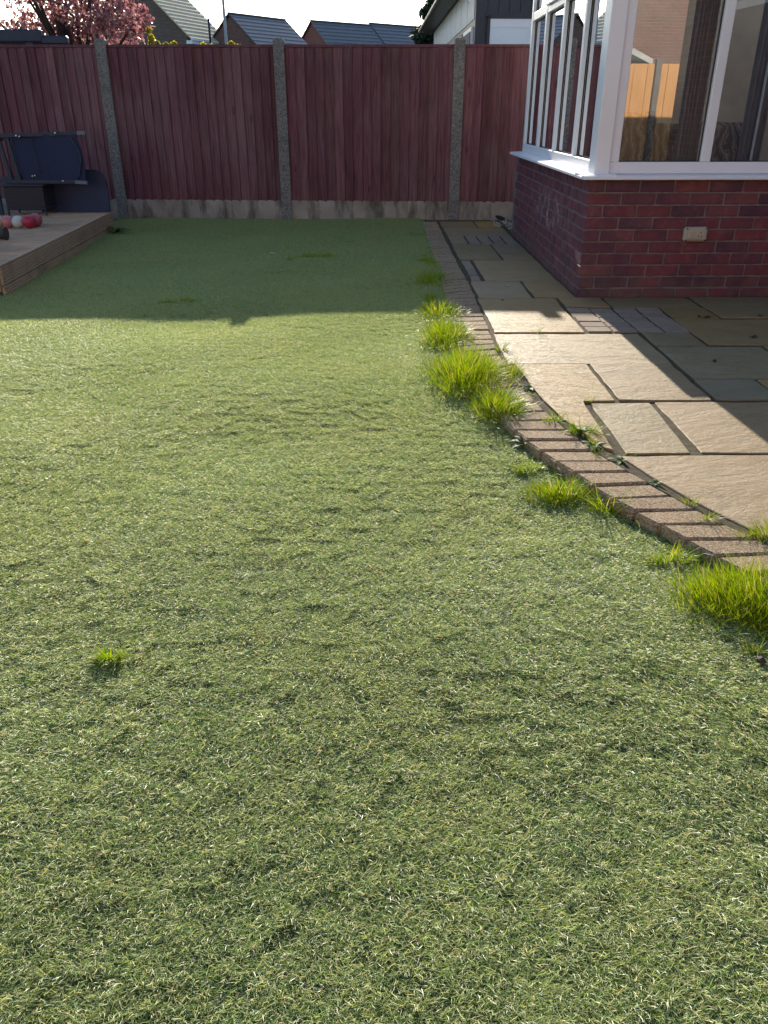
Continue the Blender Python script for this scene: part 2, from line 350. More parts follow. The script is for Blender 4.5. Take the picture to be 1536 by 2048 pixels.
def blade_mesh(name, n, size, lmin, lmax, wmin, wmax, lean, seed, segs=3):
    rg = np.random.default_rng(seed)
    bx = rg.uniform(-size / 2, size / 2, n); by = rg.uniform(-size / 2, size / 2, n)
    az = rg.normal(lean, 1.15, n); L = rg.uniform(lmin, lmax, n); W = rg.uniform(wmin, wmax, n)
    e0 = R(1) * rg.uniform(10, 58, n); curl = e0 * rg.uniform(.5, 1.5, n); tw = rg.normal(0, .9, n); sw = rg.normal(0, .7, n)
    V = np.zeros((n, (segs + 1) * 2, 3)); px, py, pz = bx.copy(), by.copy(), np.zeros(n)
    for s in range(segs + 1):
        t = s / segs; a = az + sw * t; el = e0 - curl * t
        wd = W * (1 - .75 * t ** 2); th = a + math.pi / 2 + tw * (.4 + t)
        sx, sy, sz = np.cos(th) * wd / 2, np.sin(th) * wd / 2, np.sin(tw * (1 + t)) * wd * .35
        V[:, 2 * s] = np.stack([px - sx, py - sy, pz - sz], 1); V[:, 2 * s + 1] = np.stack([px + sx, py + sy, pz + sz], 1)
        px = px + np.cos(a) * np.cos(el) * L / segs; py = py + np.sin(a) * np.cos(el) * L / segs; pz = pz + np.sin(el) * L / segs
    F = []; st = (segs + 1) * 2
    for i in range(n):
        b = i * st
        for s in range(segs): F.append((b + 2 * s, b + 2 * s + 1, b + 2 * s + 3, b + 2 * s + 2))
    m = pyd(name, V.reshape(-1, 3), F, True)
    at = m.attributes.new('bc', 'FLOAT', 'POINT'); at.data.foreach_set('value', np.repeat(rg.uniform(0, 1, n), st).astype(np.float32))
    return m
M['turf'] = m_blade('turf_fibre', [(0, (.080, .145, .026)), (.32, (.200, .305, .080)), (.64, (.385, .485, .155)), (.80, (.540, .600, .240)), (.86, (.610, .515, .250)), (1, (.730, .700, .350))], .45, .46, 1.0, True, (1.2, .3, (.47, .46, .145)), coat=.45, sheen=1.0, tsat=1.08)
turf_col = bpy.data.collections.new('turf_tiles')
for i in range(8):
    mm = blade_mesh('turf_tile', 860, .115, .010, .021, .0008, .0015, -math.pi / 2, 100 + i); mm.materials.append(M['turf'])
    turf_col.objects.link(bpy.data.objects.new('turf_tile', mm))
pts = []
SP = .072
for y in np.arange(.25, 9.84, SP):
    xl = max(-.56 * y - .75, -2.74 - .07 * (y - 5.75) if y > 5.76 else -6.0); xr = min(float(xo(y)) - .02 if y > 1.32 else 2.5, .56 * y + .75)
    n = max(1, int((xr - xl) / SP))
    for k in range(n + 1): pts.append((xl + (xr - xl) * k / n, y))
pts = np.array(pts); pts += RNG.uniform(-.022, .022, pts.shape)
over = pts[:, 0] > np.array([xo(y) - .025 if y > 1.32 else 9 for y in pts[:, 1]]); pts[over, 0] -= .045
z = lawnz(pts[:, 0], pts[:, 1])
pm = bpy.data.meshes.new('artificial_grass'); pm.from_pydata([(float(a), float(b), float(c)) for (a, b), c in zip(pts, z)], [], [])
n = len(pts)
rz = np.array([mnoise.noise((p[0] * 1.3, p[1] * 1.3, 0)) for p in pts]) * 1.5 + RNG.normal(0, .4, n)
tilt = np.array([mnoise.noise((p[0] * 2.3, p[1] * 2.3, 7)) for p in pts])
far = np.clip((6 - pts[:, 1]) / 4, .25, 1); rot = np.stack([(tilt * .08 + RNG.normal(0, .04, n)) * far, RNG.normal(0, .04, n) * far, rz], 1).astype(np.float32)
sc = (1.0 + .14 * np.array([mnoise.noise((p[0] * 1.9, p[1] * 1.9, 3)) for p in pts]) + RNG.normal(0, .06, n)).astype(np.float32)
a = pm.attributes.new('rot', 'FLOAT_VECTOR', 'POINT'); a.data.foreach_set('vector', rot.ravel())
a = pm.attributes.new('sc', 'FLOAT', 'POINT'); a.data.foreach_set('value', sc)
a = pm.attributes.new('idx', 'INT', 'POINT'); a.data.foreach_set('value', RNG.integers(0, 8, n).astype(np.int32))
turf = link('artificial_grass', pm); tag(turf, 'short matted artificial grass covering the lawn', 'grass', kind='stuff')
gn = bpy.data.node_groups.new('turf_nodes', 'GeometryNodeTree')
gn.interface.new_socket('Geometry', in_out='INPUT', socket_type='NodeSocketGeometry'); gn.interface.new_socket('Geometry', in_out='OUTPUT', socket_type='NodeSocketGeometry')
gi = gn.nodes.new('NodeGroupInput'); go = gn.nodes.new('NodeGroupOutput'); ip = gn.nodes.new('GeometryNodeInstanceOnPoints'); ci = gn.nodes.new('GeometryNodeCollectionInfo')
ci.inputs[0].default_value = turf_col; ci.inputs[1].default_value = True; ci.inputs[2].default_value = True; ip.inputs['Pick Instance'].default_value = True
def nat(nm, ty):
    q = gn.nodes.new('GeometryNodeInputNamedAttribute'); q.data_type = ty; q.inputs[0].default_value = nm; return [o for o in q.outputs if o.enabled and o.name == 'Attribute'][0]
gn.links.new(gi.outputs[0], ip.inputs['Points']); gn.links.new(ci.outputs[0], ip.inputs['Instance'])
gn.links.new(nat('idx', 'INT'), ip.inputs['Instance Index']); gn.links.new(nat('rot', 'FLOAT_VECTOR'), ip.inputs['Rotation']); gn.links.new(nat('sc', 'FLOAT'), ip.inputs['Scale'])
gn.links.new(ip.outputs[0], go.inputs[0])
md = turf.modifiers.new('turf', 'NODES'); md.node_group = gn

# ------------------------------------------------------------------ patio
patio = empty('patio', (XC, YC, 0), A2); tag(patio, kind='structure')
sb = MB()
ring = [(p[0] - .012, p[1]) for p in IC] + [(4.6, 1.3), (4.6, 9.75), (.45, 9.75)]
bmv = [sb.bm.verts.new((x, y, -.008)) for x, y in ring]; bml = [sb.bm.verts.new((x, y, -.19)) for x, y in ring]; nn = len(ring)
sb.bm.faces.new(bmv); [sb.bm.faces.new((bmv[k], bml[k], bml[(k + 1) % nn], bmv[(k + 1) % nn])) for k in range(nn)]
bed = sb.build('joint_bed', M['soil'], patio); bed.matrix_parent_inverse = Matrix.Translation((XC, YC, 0)) @ Matrix.Rotation(A2, 4, 'Z'); bed.matrix_parent_inverse.invert()

def slab_mesh(poly, step=.06, rough=.0020, bev=.0028, thick=.03, seed=0):
    rg = random.Random(seed); pts = []
    area = sum(poly[i][0] * poly[(i + 1) % len(poly)][1] - poly[(i + 1) % len(poly)][0] * poly[i][1] for i in range(len(poly)))
    if area < 0: poly = poly[::-1]
    for i, p in enumerate(poly):
        q = poly[(i + 1) % len(poly)]; L = math.dist(p, q); k = max(1, int(L / step)); nx, ny = (q[1] - p[1]) / L, -(q[0] - p[0]) / L
        w = rg.uniform(-rough, rough)
        for j in range(k):
            t = j / k
            if j: w = .6 * w + rg.gauss(0, rough)
            o = w if j else -rg.uniform(.001, .004)
            pts.append((p[0] + (q[0] - p[0]) * t + nx * o, p[1] + (q[1] - p[1]) * t + ny * o))
    n = len(pts); ins = []
    for i in range(n):
        a, b, c = pts[i - 1], pts[i], pts[(i + 1) % n]
        n1 = Vector((b[1] - a[1], a[0] - b[0])).normalized(); n2 = Vector((c[1] - b[1], b[0] - c[0])).normalized(); m = (n1 + n2)
        m = m / max(.4, m.length_squared / 2) if m.length > .1 else n1
        ins.append((b[0] - m.x * bev * rg.uniform(.7, 1.5), b[1] - m.y * bev * rg.uniform(.7, 1.5)))
    V = [(x, y, 0) for x, y in ins] + [(x, y, -bev * .8) for x, y in pts] + [(x, y, -thick) for x, y in pts]
    F = [tuple(range(n))] + [(n + i, n + (i + 1) % n, (i + 1) % n, i) for i in range(n)] + [(2 * n + i, 2 * n + (i + 1) % n, n + (i + 1) % n, n + i) for i in range(n)]
    return pyd('slab', V, F)
def rect(u0, u1, v0, v1): return [(u0, v0), (u1, v0), (u1, v1), (u0, v1)]
SL = [rect(-.655, -.285, 3.555, 4.05), rect(-.265, -.02, 3.57, 4.05), rect(-.65, -.012, 2.945, 3.53), rect(-.65, -.502, 2.4, 2.915),
      rect(-.655, -.302, 1.50, 2.365), rect(-.28, -.014, 1.825, 2.365), rect(-.28, -.014, 1.505, 1.80), rect(-.55, -.014, .575, 1.475),
      rect(-.665, -.307, -.03, .545), rect(-.285, -.014, -.02, .55), rect(-.682, -.167, -.968, -.055),
      rect(-.135, .15, -.31, -.027), rect(.170, .732, -.303, -.016), rect(.757, 1.33, -.592, -.016), rect(.46, .738, -.612, -.318), rect(.448, 1.33, -1.216, -.63),
      rect(-.692, .128, -1.578, -.985), rect(.155, .425, -1.24, -.955), rect(.15, .71, -1.832, -1.262), rect(.73, 1.33, -1.832, -1.238), rect(.14, .42, -2.137, -1.852), rect(.438, 1.0, -2.137, -1.852), rect(1.02, 1.33, -2.74, -1.852),
      [(-.665, -1.6), (-.307, -1.6), (-.31, -2.158), (-.452, -2.167), (-.466, -2.73), (-.49, -2.70), (-.590, -2.375), (-.637, -2.03)],
      rect(-.290, .116, -2.147, -1.588), [(-.424, -2.185), (-.168, -2.175), (-.185, -2.748), (-.428, -2.755)], rect(-.143, .40, -2.738, -2.168), rect(.42, 1.0, -2.738, -2.16),
      [(-.455, -2.772), (.44, -2.757), (.44, -3.95), (.18, -3.82), (.02, -3.675), (-.098, -3.53), (-.175, -3.41), (-.23, -3.32), (-.317, -3.155), (-.395, -2.965)],
      [(.46, -2.757), (1.33, -2.76), (1.33, -4.0), (.46, -3.96)]]
for k in range(6):
    SL.append(rect(1.352, 1.92, -.64 * k - .62, -.64 * k - .016)); SL.append(rect(1.942, 2.66, -.64 * k - .62, -.64 * k - .016))
rgs = random.Random(5)
for i, pl in enumerate(SL):
    cx = sum(p[0] for p in pl) / len(pl); cy = sum(p[1] for p in pl) / len(pl)
    o = link('slab', slab_mesh([(p[0] - cx, p[1] - cy) for p in pl], seed=i), M['slab'], patio, (cx, cy, rgs.uniform(-.003, .003)), (rgs.gauss(0, .0015), rgs.gauss(0, .0015), 0))
    o.color = (1, 1, 1, 1)
    if i == 25: o.color = (.86, .83, .76, 1)
    if i in (18, 20): o.color = (.86, .93, .98, 1)
sett_m = [slab_mesh(rect(-.5, .5, -.5, .5), .25, .02, .03, .03 / .1, i) for i in range(4)]
def setts(u0, u1, v0, v1, nu, nv, gap):
    du, dv = (u1 - u0) / nu, (v1 - v0) / nv
    for a in range(nu):
        for b in range(nv):
            m = slab_mesh(rect(-(du - gap) / 2, (du - gap) / 2, -(dv - gap) / 2, (dv - gap) / 2), .05, .0015, .004, .03, a * 17 + b)
            link('sett', m, M['sett'], patio, (u0 + du * (a + .5), v0 + dv * (b + .5), rgs.uniform(-.005, .002)), (rgs.gauss(0, .004), rgs.gauss(0, .004), rgs.gauss(0, .012)))
setts(-.485, -.012, 2.395, 2.93, 4, 3, .016); setts(-.148, .447, -.948, -.326, 4, 5, .011); setts(-.657, -.57, .575, 1.46, 1, 4, .018)

# edging blocks laid across the curve
edging = empty('patio_edging', (0, 0, 0)); tag(edging, kind='structure')
eb = MB(); er = [tuple(p) for p in OC[:-2]] + [(p[0] - .0125, p[1]) for p in IC[::-1]]; ev = [eb.bm.verts.new((x, y, -.045)) for x, y in er]; eb.bm.faces.new(ev); eb.build('laying_bed', simple('dark_soil', (.05, .04, .026), (.02, .016, .01), 40, .95, .8, .01, .2), edging)  # gap soil coloured darker than the patio joint soil
MC = (IC + OC[:len(IC)]) / 2 if len(IC) == len(OC) else None
arc = np.concatenate([[0], np.cumsum(np.linalg.norm(np.diff(MC, axis=0), axis=1))]); PITCH = .1085
nb = int(arc[-1] / PITCH); rge = random.Random(11)
def at(C, s): return np.array([np.interp(s, arc, C[:, 0]), np.interp(s, arc, C[:, 1])])
for i in range(nb):
    s0, s1 = i * PITCH + .007, (i + 1) * PITCH - .007
    q = [at(OC, s0), at(IC, s0) + (-.012, 0), at(IC, s1) + (-.012, 0), at(OC, s1)]
    c = sum(q) / 4; jit = rge.uniform(-.003, .003); dirv = (q[1] - q[0]) / np.linalg.norm(q[1] - q[0]); tl = c + dirv * jit
    # local frame along the block
    ang = math.atan2(dirv[1], dirv[0]); ca, sa = math.cos(-ang), math.sin(-ang)
    loc = [((p - c)[0] * ca - (p - c)[1] * sa, (p - c)[0] * sa + (p - c)[1] * ca) for p in q]
    b = MB(); B = .006; n4 = len(loc)
    sgn = 1
    top = [b.bm.verts.new((x * (1 - B / abs(x) if abs(x) > B else 1), y * (1 - B / max(abs(y), .02)), 0)) for x, y in loc]
    mid = [b.bm.verts.new((x, y, -B)) for x, y in loc]; bot = [b.bm.verts.new((x, y, -.085)) for x, y in loc]
    b.bm.faces.new(top)
    for k in range(4):
        b.bm.faces.new((top[k], mid[k], mid[(k + 1) % 4], top[(k + 1) % 4])); b.bm.faces.new((mid[k], bot[k], bot[(k + 1) % 4], mid[(k + 1) % 4]))
    b.build('block', M['edging'], edging, loc=(tl[0], tl[1], -.006 + rge.uniform(-.004, .003)), rot=(rge.gauss(0, .012), rge.gauss(0, .012), ang + rge.gauss(0, .006)))

# grit and moss lying in the joints
rg = random.Random(3); V = []; F = []
def grain(x, y, z, r):
    b = len(V); d = [(1, 0, 0), (-.5, .87, 0), (-.5, -.87, 0), (0, 0, .9), (0, 0, -.6)]; an = rg.uniform(0, 6)
    for p in d:
        V.append((x + r * (p[0] * math.cos(an) - p[1] * math.sin(an)) * rg.uniform(.7, 1.3), y + r * (p[0] * math.sin(an) + p[1] * math.cos(an)), z + r * p[2]))
    for f in ((0, 1, 3), (1, 2, 3), (2, 0, 3), (1, 0, 4), (2, 1, 4), (0, 2, 4)): F.append(tuple(b + k for k in f))
JT = [((-.298, -1.6), (-.30, -2.16)), ((-.155, -2.17), (-.175, -2.75)), ((-.438, -2.18), (-.45, -2.75)), ((-.15, -.05), (-.158, -.96)), ((.14, -.98), (.128, -2.14)), ((-.295, -.02), (-.296, .54)), ((-.563, .58), (-.56, 1.47)), ((.74, -.6), (.74, -.02)), ((-.67, -1.6), (-.61, -2.4))]
for (a0, b0), (a1, b1) in JT:
    for k in range(int(math.dist((a0, b0), (a1, b1)) * 420)):
        t = rg.random(); x, y = P2(a0 + (a1 - a0) * t + rg.gauss(0, .005), b0 + (b1 - b0) * t); grain(x, y, -.019 + rg.uniform(0, .008), rg.uniform(.0015, .0045))
M['grit'] = simple('joint_grit', (.20, .17, .10), (.07, .065, .04), 25, .95, .3, .003, .2, False)
gr = link('joint_grit', pyd('joint_grit', V, F), M['grit']); tag(gr, 'loose grit and moss lying in the patio joints', 'grit', kind='stuff')

# ------------------------------------------------------------------ fence
FX, FY, FA, SPN = -1.1331, 9.9042, -0.0409, 1.93
ZT, ZG, ZP = 1.7486, .1918, 1.805
fence = empty('fence', (FX, FY, 0), FA); tag(fence, 'dark red timber panel fence with speckled concrete posts and gravel boards', 'fence')
pb = MB()
pb.prism([(-.058, -.05), (.058, -.05), (.050, .05), (-.050, .05)], lambda p: (p[0], p[1], -.3), lambda p: (p[0], p[1], ZP - .02))
post_m = pb.mesh('post')
# weathered post cap, a shallow pyramid belonging to the same post
pb = MB(); pb.prism([(-.058, -.05), (.058, -.05), (.05, .05), (-.05, .05)], lambda p: (p[0], p[1], ZP - .02), lambda p: (p[0] * .8, p[1] * .8, ZP)); cap_m = pb.mesh('post_top')
for k in range(-4, 4):
    o = link('concrete_post', post_m, M['post'], fence, (k * SPN, 0, 0), (0, R(random.gauss(0, .1)), 0)); link('post_top', cap_m, M['post'], o)
BW = .098; NBD = 18
def board_mesh(hgt, seed):
    r_ = random.Random(seed); b = MB(); wd = .118
    prof = [(0, -.001), (wd, -.021), (wd, -.004), (0, .004)]
    b.prism(prof, lambda p: (p[0], p[1], 0), lambda p: (p[0], p[1], hgt)); return b.mesh('board')
bmeshes = [board_mesh(ZT - ZG - .014, i) for i in range(3)]
for k in range(-4, 3):
    x0 = k * SPN + .038; W = SPN - .076
    gb = MB(); gb.box(x0 + .0, x0 + W, -.02, .025, -.2, ZG - .004, .006); gb.build('gravel_board', M['gravel_board'], fence)
    pn = MB(); pn.box(x0, x0 + W, -.026, .03, ZT - .028, ZT, .003)       # capping rail
    for zz in (ZG + .18, (ZT + ZG) / 2, ZT - .2): pn.box(x0 + .01, x0 + W - .01, .008, .04, zz - .03, zz + .03)
    po = pn.build('panel', M['board'], fence)
    nb_ = int(W / BW)
    for j in range(nb_):
        wj = W / nb_
        link('board', random.choice(bmeshes), None, po, (x0 + j * wj + random.uniform(-.004, .004), 0 - random.uniform(0, .003), ZG - .014 + random.uniform(-.003, .003)), (random.gauss(0, .0015), random.gauss(0, .003), 0), (wj / BW * (1 if j < nb_ - 1 else .82), 1, 1)).data.materials or None
for m in bmeshes: m.materials.clear(); m.materials.append(M['board'])

# ------------------------------------------------------------------ conservatory
cons = empty('conservatory', (XC, YC, 0), 0)
tag(cons, 'white framed conservatory with dark red brick dwarf wall beside the patio', 'conservatory')
WF = 2.7; ZB = .737
def fr(a): return (math.cos(a), math.sin(a))
fw, sw_ = empty('brick_wall', (0, 0, 0), WY, cons), empty('brick_wall', (0, 0, 0), SY, cons)     # front frame: +x along wall; side frame: +y along wall
mb = MB(); mb.box(.0075, WF, .0075, .105, -.2, ZB - .004); mb.build('mortar', M['mortar'], fw)
mb = MB(); mb.box(.0075, .102, .11, LSIDE, -.2, ZB - .004); mb.build('mortar', M['mortar'], sw_)
def brick_mesh(L):
    return MB().box(-L / 2, L / 2, -.05, .05, 0, .065, .004).mesh('brick')
bf, bh = brick_mesh(.215), brick_mesh(.1025)
for i in range(10):
    zb = -.013 + .075 * i
    zs = .97 if i == 9 else 1
    def put(par, s, L, side):
        m = bf if L > .15 else bh
        j = random.uniform(-.0015, .0015)
        flip = math.pi * random.randint(0, 1)
        if side: link('brick', m, M['brick'], par, (.05 + j, s + L / 2, zb), (0, 0, math.pi / 2 + flip + random.gauss(0, .004)), (1, 1, zs))
        else: link('brick', m, M['brick'], par, (s + L / 2, .05 + j, zb), (0, 0, flip + random.gauss(0, .004)), (1, 1, zs))
    s = 0 if i % 2 == 0 else .1125
    while s + .2 < WF: put(fw, s, .215, False); s += .225
    s = 0 if i % 2 else .1125
    while s + .2 < LSIDE: put(sw_, s, .215, True); s += .225
# sill
sm = MB(); sm.prism([(-.055, ZB + .002), (.16, ZB + .002), (.16, ZB + .03), (-.05, ZB + .022), (-.055, ZB + .016)], lambda p: (-.055 - (p[0] + .055) * 0, p[0], p[1]), lambda p: (WF, p[0], p[1]))
sm.build('sill', M['upvc'], cons, rot=(0, 0, WY))
sm = MB(); sm.prism([(-.06, ZB + .003), (.16, ZB + .003), (.16, ZB + .031), (-.055, ZB + .023), (-.06, ZB + .017)], lambda p: (p[0], -.02, p[1]), lambda p: (p[0], LSIDE + .02, p[1]))
sm.build('sill', M['upvc'], cons, rot=(0, 0, SY))
Z0, Z1 = .765, 2.35; FO = .06; FD = .07
# corner post
cp = MB(); cp.box(.03, .128, FO - .03, .170, Z0 - .006, Z1, .004); cp.build('corner_post', M['upvc'], cons, rot=(0, 0, WY))
def frame_bits(par, side, joints, s0, s1, transom):
    """window frame in wall coords, s along the wall, d = depth"""
    def bx(nm, a, b, d0, d1, z0, z1, mat='upvc', bev=.004, parent=par):
        m = MB(); (m.box(d0, d1, a, b, z0, z1, bev) if side else m.box(a, b, d0, d1, z0, z1, bev)); return m.build(nm, M[mat], parent)
    bx('bottom_rail', s0, s1, FO, FO + FD, Z0, .835); bx('top_rail', s0, s1, FO, FO + FD, Z1 - .07, Z1)
    edges = [s0] + joints + [s1]
    for j, s in enumerate([s0 + .031] + joints + [s1 - .031]):
        w = .031
        bx('mullion', s - w, s + w, FO - .001, FO + FD + .002, .8352, Z1 - .0702)
    cs = [s0 + .031] + joints + [s1 - .031]
    for j in range(len(cs) - 1):
        a, b = cs[j] + .0312, cs[j + 1] - .0312
        if transom[j]: bx('transom', a, b, FO + .001, FO + FD, transom[j], transom[j] + .065)
        tops = [(.8352, transom[j]), (transom[j] + .065, Z1 - .07)] if transom[j] else [(.8352, Z1 - .07)]
        for (za, zb2) in tops:
            # black gasket line round each pane
            m = MB(); t_ = .006
            for (p, q, r0, r1) in ((a, b, za, za + t_), (a, b, zb2 - t_, zb2), (a, a + t_, za + t_, zb2 - t_), (b - t_, b, za + t_, zb2 - t_)):
                (m.box(FO + .026, FO + .034, p, q, r0, r1) if side else m.box(p, q, FO + .026, FO + .034, r0, r1))
            pane = MB(); (pane.box(FO + .036, FO + .040, a - .004, b + .004, za - .004, zb2 + .004) if side else pane.box(a - .004, b + .004, FO + .036, FO + .040, za - .004, zb2 + .004))
            po = pane.build('pane', M['glass'], par); m.build('gasket', M['gasket'], po)
wfr = empty('window_frame', (0, 0, 0), WY, cons); wsd = empty('window_frame', (0, 0, 0), SY, cons)
frame_bits(wfr, False, [.753, 1.348, 1.943], .13, WF - .02, [0, 0, 0, 0])
frame_bits(wsd, True, [.868, 1.615, 2.37], .171, 3.118, [1.86, 1.86, 1.85, 1.85])
# opening sash standing proud in the second bay of the side
sh = MB(); sh.box(FO - .022, FO - .002, 1.64, 2.33, 1.90, 1.955, .004); sh.build('sash', M['upvc'], wsd)
# rear wall, roof, floor
mb = MB(); mb.box(.135, WF, LSIDE - .10, LSIDE, -.2, Z1 - .003); mb.build('rear_wall', M['plaster'], cons, rot=(0, 0, A2))
mb = MB(); mb.box(.11, WF - .003, .11, LSIDE - .105, -.1, .10); mb.build('floor', M['floor_in'], cons, rot=(0, 0, A2))
ro = MB(); ro.prism([(-.12, 2.36), (LSIDE + .05, 2.36), (LSIDE + .05, 2.46), (LSIDE / 2, 3.2), (-.12, 2.46)], lambda p: (-.12, p[0], p[1]), lambda p: (WF + .1, p[0], p[1]))
tn = NT('polycarbonate_roof'); d1 = tn.n('BsdfTranslucent', {'Color': (.85, .86, .85, 1)}); d2 = tn.n('BsdfDiffuse', {'Color': (.6, .6, .6, 1)}); mx_ = tn.n('MixShader', {0: .35, 1: d1.outputs[0], 2: d2.outputs[0]}); tn.t.links.new(mx_.outputs[0], tn.out.inputs[0])
rf = ro.build('roof', tn.m, cons, rot=(0, 0, A2))
gt = MB(); gt.box(-.20, WF, -.24, -.125, 2.36, 2.45, .01); gt.build('gutter', M['upvc'], rf)
# socket on the front wall
sk = empty('outdoor_socket', (XC + .733 * math.cos(WY), YC + .733 * math.sin(WY), .405), WY); tag(sk, 'cream weatherproof power socket screwed to the dark brick wall', 'socket')
k_ = MB(); k_.box(-.078, .078, -.036, .006, -.045, .045, .012); bx_ = k_.build('box', M['socket'], sk)
k_ = MB(); k_.box(-.052, .05, -.0405, -.034, -.028, .026, .003); k_.build('face_plate', M['socket'], sk)
k_ = MB(); k_.box(-.046, -.012, -.046, -.040, -.022, .020, .003); k_.build('switch', M['socket'], sk)
for (x, z_) in ((.028, .013), (.014, -.011), (.036, -.011)):
    k_ = MB(); k_.box(x - .003, x + .003, -.0415, -.039, z_ - .004, z_ + .004); k_.build('pin_hole', M['hole'], sk)
for (x, z_) in ((-.063, .036), (.063, .036), (-.063, -.036), (.063, -.036)):
    k_ = MB(); k_.tube([(x, -.0355, z_), (x, -.038, z_)], .005, 8); k_.build('screw', M['hole'], bx_)

# inside: wicker sofa with its back to the glass, printed cushions, curtains
def W2(u, v): return P2(u, v)
sofa = empty('wicker_sofa', (*W2(.95, .62), .10), A2); tag(sofa, 'brown wicker sofa behind the conservatory front window', 'sofa')
m = MB(); m.box(-.75, .75, -.30, -.22, .10, .66, .03); m.build('backrest', M['rattan'], sofa)
m = MB(); m.box(-.75, .75, -.21, .45, .12, .36, .03); m.build('seat', M['rattan'], sofa)
for x in (-.79, .72): m = MB(); m.box(x, x + .07, -.22, .45, .08, .55, .03); m.build('armrest', M['rattan'], sofa)
for x in (-.7, .7):
    for y in (-.26, .4): m = MB(); m.box(x - .03, x + .03, y - .03, y + .03, 0, .12); m.build('leg', M['rattan'], sofa)
def cushion(u, v, z_, w, h, lean, rz, lab):
    n = 12; V = []; F = []
    for s in (1, -1):
        for i in range(n + 1):
            for j in range(n + 1):
                a, b = i / n * 2 - 1, j / n * 2 - 1; th = .07 * (1 - a ** 4) ** .5 * (1 - b ** 4) ** .5
                pin = 1 - .08 * (1 - abs(a * b))
                V.append((a * w / 2 * (1 - .06 * (1 - b * b) * 0 - .05 * (1 - abs(b))), s * th, b * h / 2 * (1 - .05 * (1 - abs(a)))))
    for s in range(2):
        for i in range(n):
            for j in range(n):
                a = s * (n + 1) ** 2 + i * (n + 1) + j; q = (a, a + 1, a + n + 2, a + n + 1); F.append(q if s else q[::-1])
    x, y = W2(u, v); o = link('cushion', pyd('cushion', V, F, True), M['fabric'], None, (x, y, z_), (lean, 0, rz)); tag(o, lab, 'cushion', 'printed cushions behind the window')
for args in ((.35, .50, .93, .40, .40, -.2, .1, 'orange and grey leaf print cushion at the sofa corner beside the corner post'), (.66, .52, .86, .42, .40, -.15, -.2, 'leaf print cushion between the corner cushion and the white mullion'), (1.05, .5, .87, .42, .40, -.2, .2, 'leaf print cushion to the far side of the white mullion')): cushion(*args)
def curtain(u0, u1, v, lab, side=False):
    n = 60; V = []; F = []
    for i in range(n + 1):
        t = i / n; u = u0 + (u1 - u0) * t; d = .025 * math.sin(t * 40) + .01 * math.sin(t * 17 + 1)
        for z_ in (.13, 1.2, 2.3):
            for e in (0, .006): p = P2(v + d + e, u) if side else P2(u, v + d + e); V.append((*p, z_))
    for i in range(n):
        b = i * 6; c = b + 6
        for e in (0, 1):
            for zz in (0, 2): F.append((b + zz + e, c + zz + e, c + zz + 2 + e, b + zz + 2 + e))
    o = link('curtain', pyd('curtain', V, F, True), M['curtain']); tag(o, lab, 'curtain')
curtain(.60, .74, .24, 'grey curtain hanging in folds behind the front window mullion')
curtain(1.02, 1.16, .24, 'narrow grey curtain hanging in the second front window bay')
curtain(2.35, 2.8, .24, 'grey curtain hanging inside the side windows', True)

# unseen house block shading the slabs; roof kept low to sun the cedar fence
mh = empty('unseen_house', (4.12, .1, -.2)); tag(mh, 'unseen low flat-roofed red brick house block adjoining the conservatory beside the patio', 'building')
m = MB(); m.box(0, 6.5, 0, 9.4, 0, 2.72); m.build('wall', M['farbrick_red'], mh)
m = MB(); m.box(-.25, 6.75, -.2, 9.6, 2.723, 2.85, .02); r_ = m.build('roof', M['roof_dark'], mh)
m = MB(); m.box(-.36, -.252, -.2, 9.6, 2.70, 2.80, .02); m.build('gutter', M['upvc'], r_)
for (ya, yb, za, zb_) in ((1.2, 3.4, .25, 2.35),):
    m = MB(); m.box(-.06, 0, ya, yb, za, zb_); w_ = m.build('patio_door', M['upvc'], mh)
    m = MB(); m.box(-.075, -.062, ya + .08, (ya + yb) / 2 - .04, za + .08, zb_ - .08); m.box(-.075, -.062, (ya + yb) / 2 + .04, yb - .08, za + .08, zb_ - .08); m.build('pane', M['navy'], w_)

# ------------------------------------------------------------------ deck
deck = empty('deck', (0, 0, 0)); tag(deck, 'weathered grooved timber deck raised above the lawn', 'deck')
def ex(y): return -2.685 - (y - 5.759) * .0655          # edge of deck
DT = .15; nbd = 22; y0 = 5.79; wb = .1495
gp = []
ng = 7; w_ = .142
for k in range(ng):
    a = w_ * k / ng; b = w_ / ng
    gp += [(a + .001, DT), (a + b * .62, DT), (a + b * .66, DT - .005), (a + b * .96, DT - .005)]
gp += [(w_, DT), (w_, DT - .028), (0, DT - .028)]
for i in range(nbd):
    yb = y0 + i * wb
    m = MB(); e = ex(yb + .07); m.prism(gp, lambda p: (-6.3 - e - .0, p[0], p[1]), lambda p: (-.026 - .0655 * p[0], p[0], p[1]))
    m.build('deck_board', M['deck'], deck, loc=(e, yb, random.uniform(-.001, .001)))
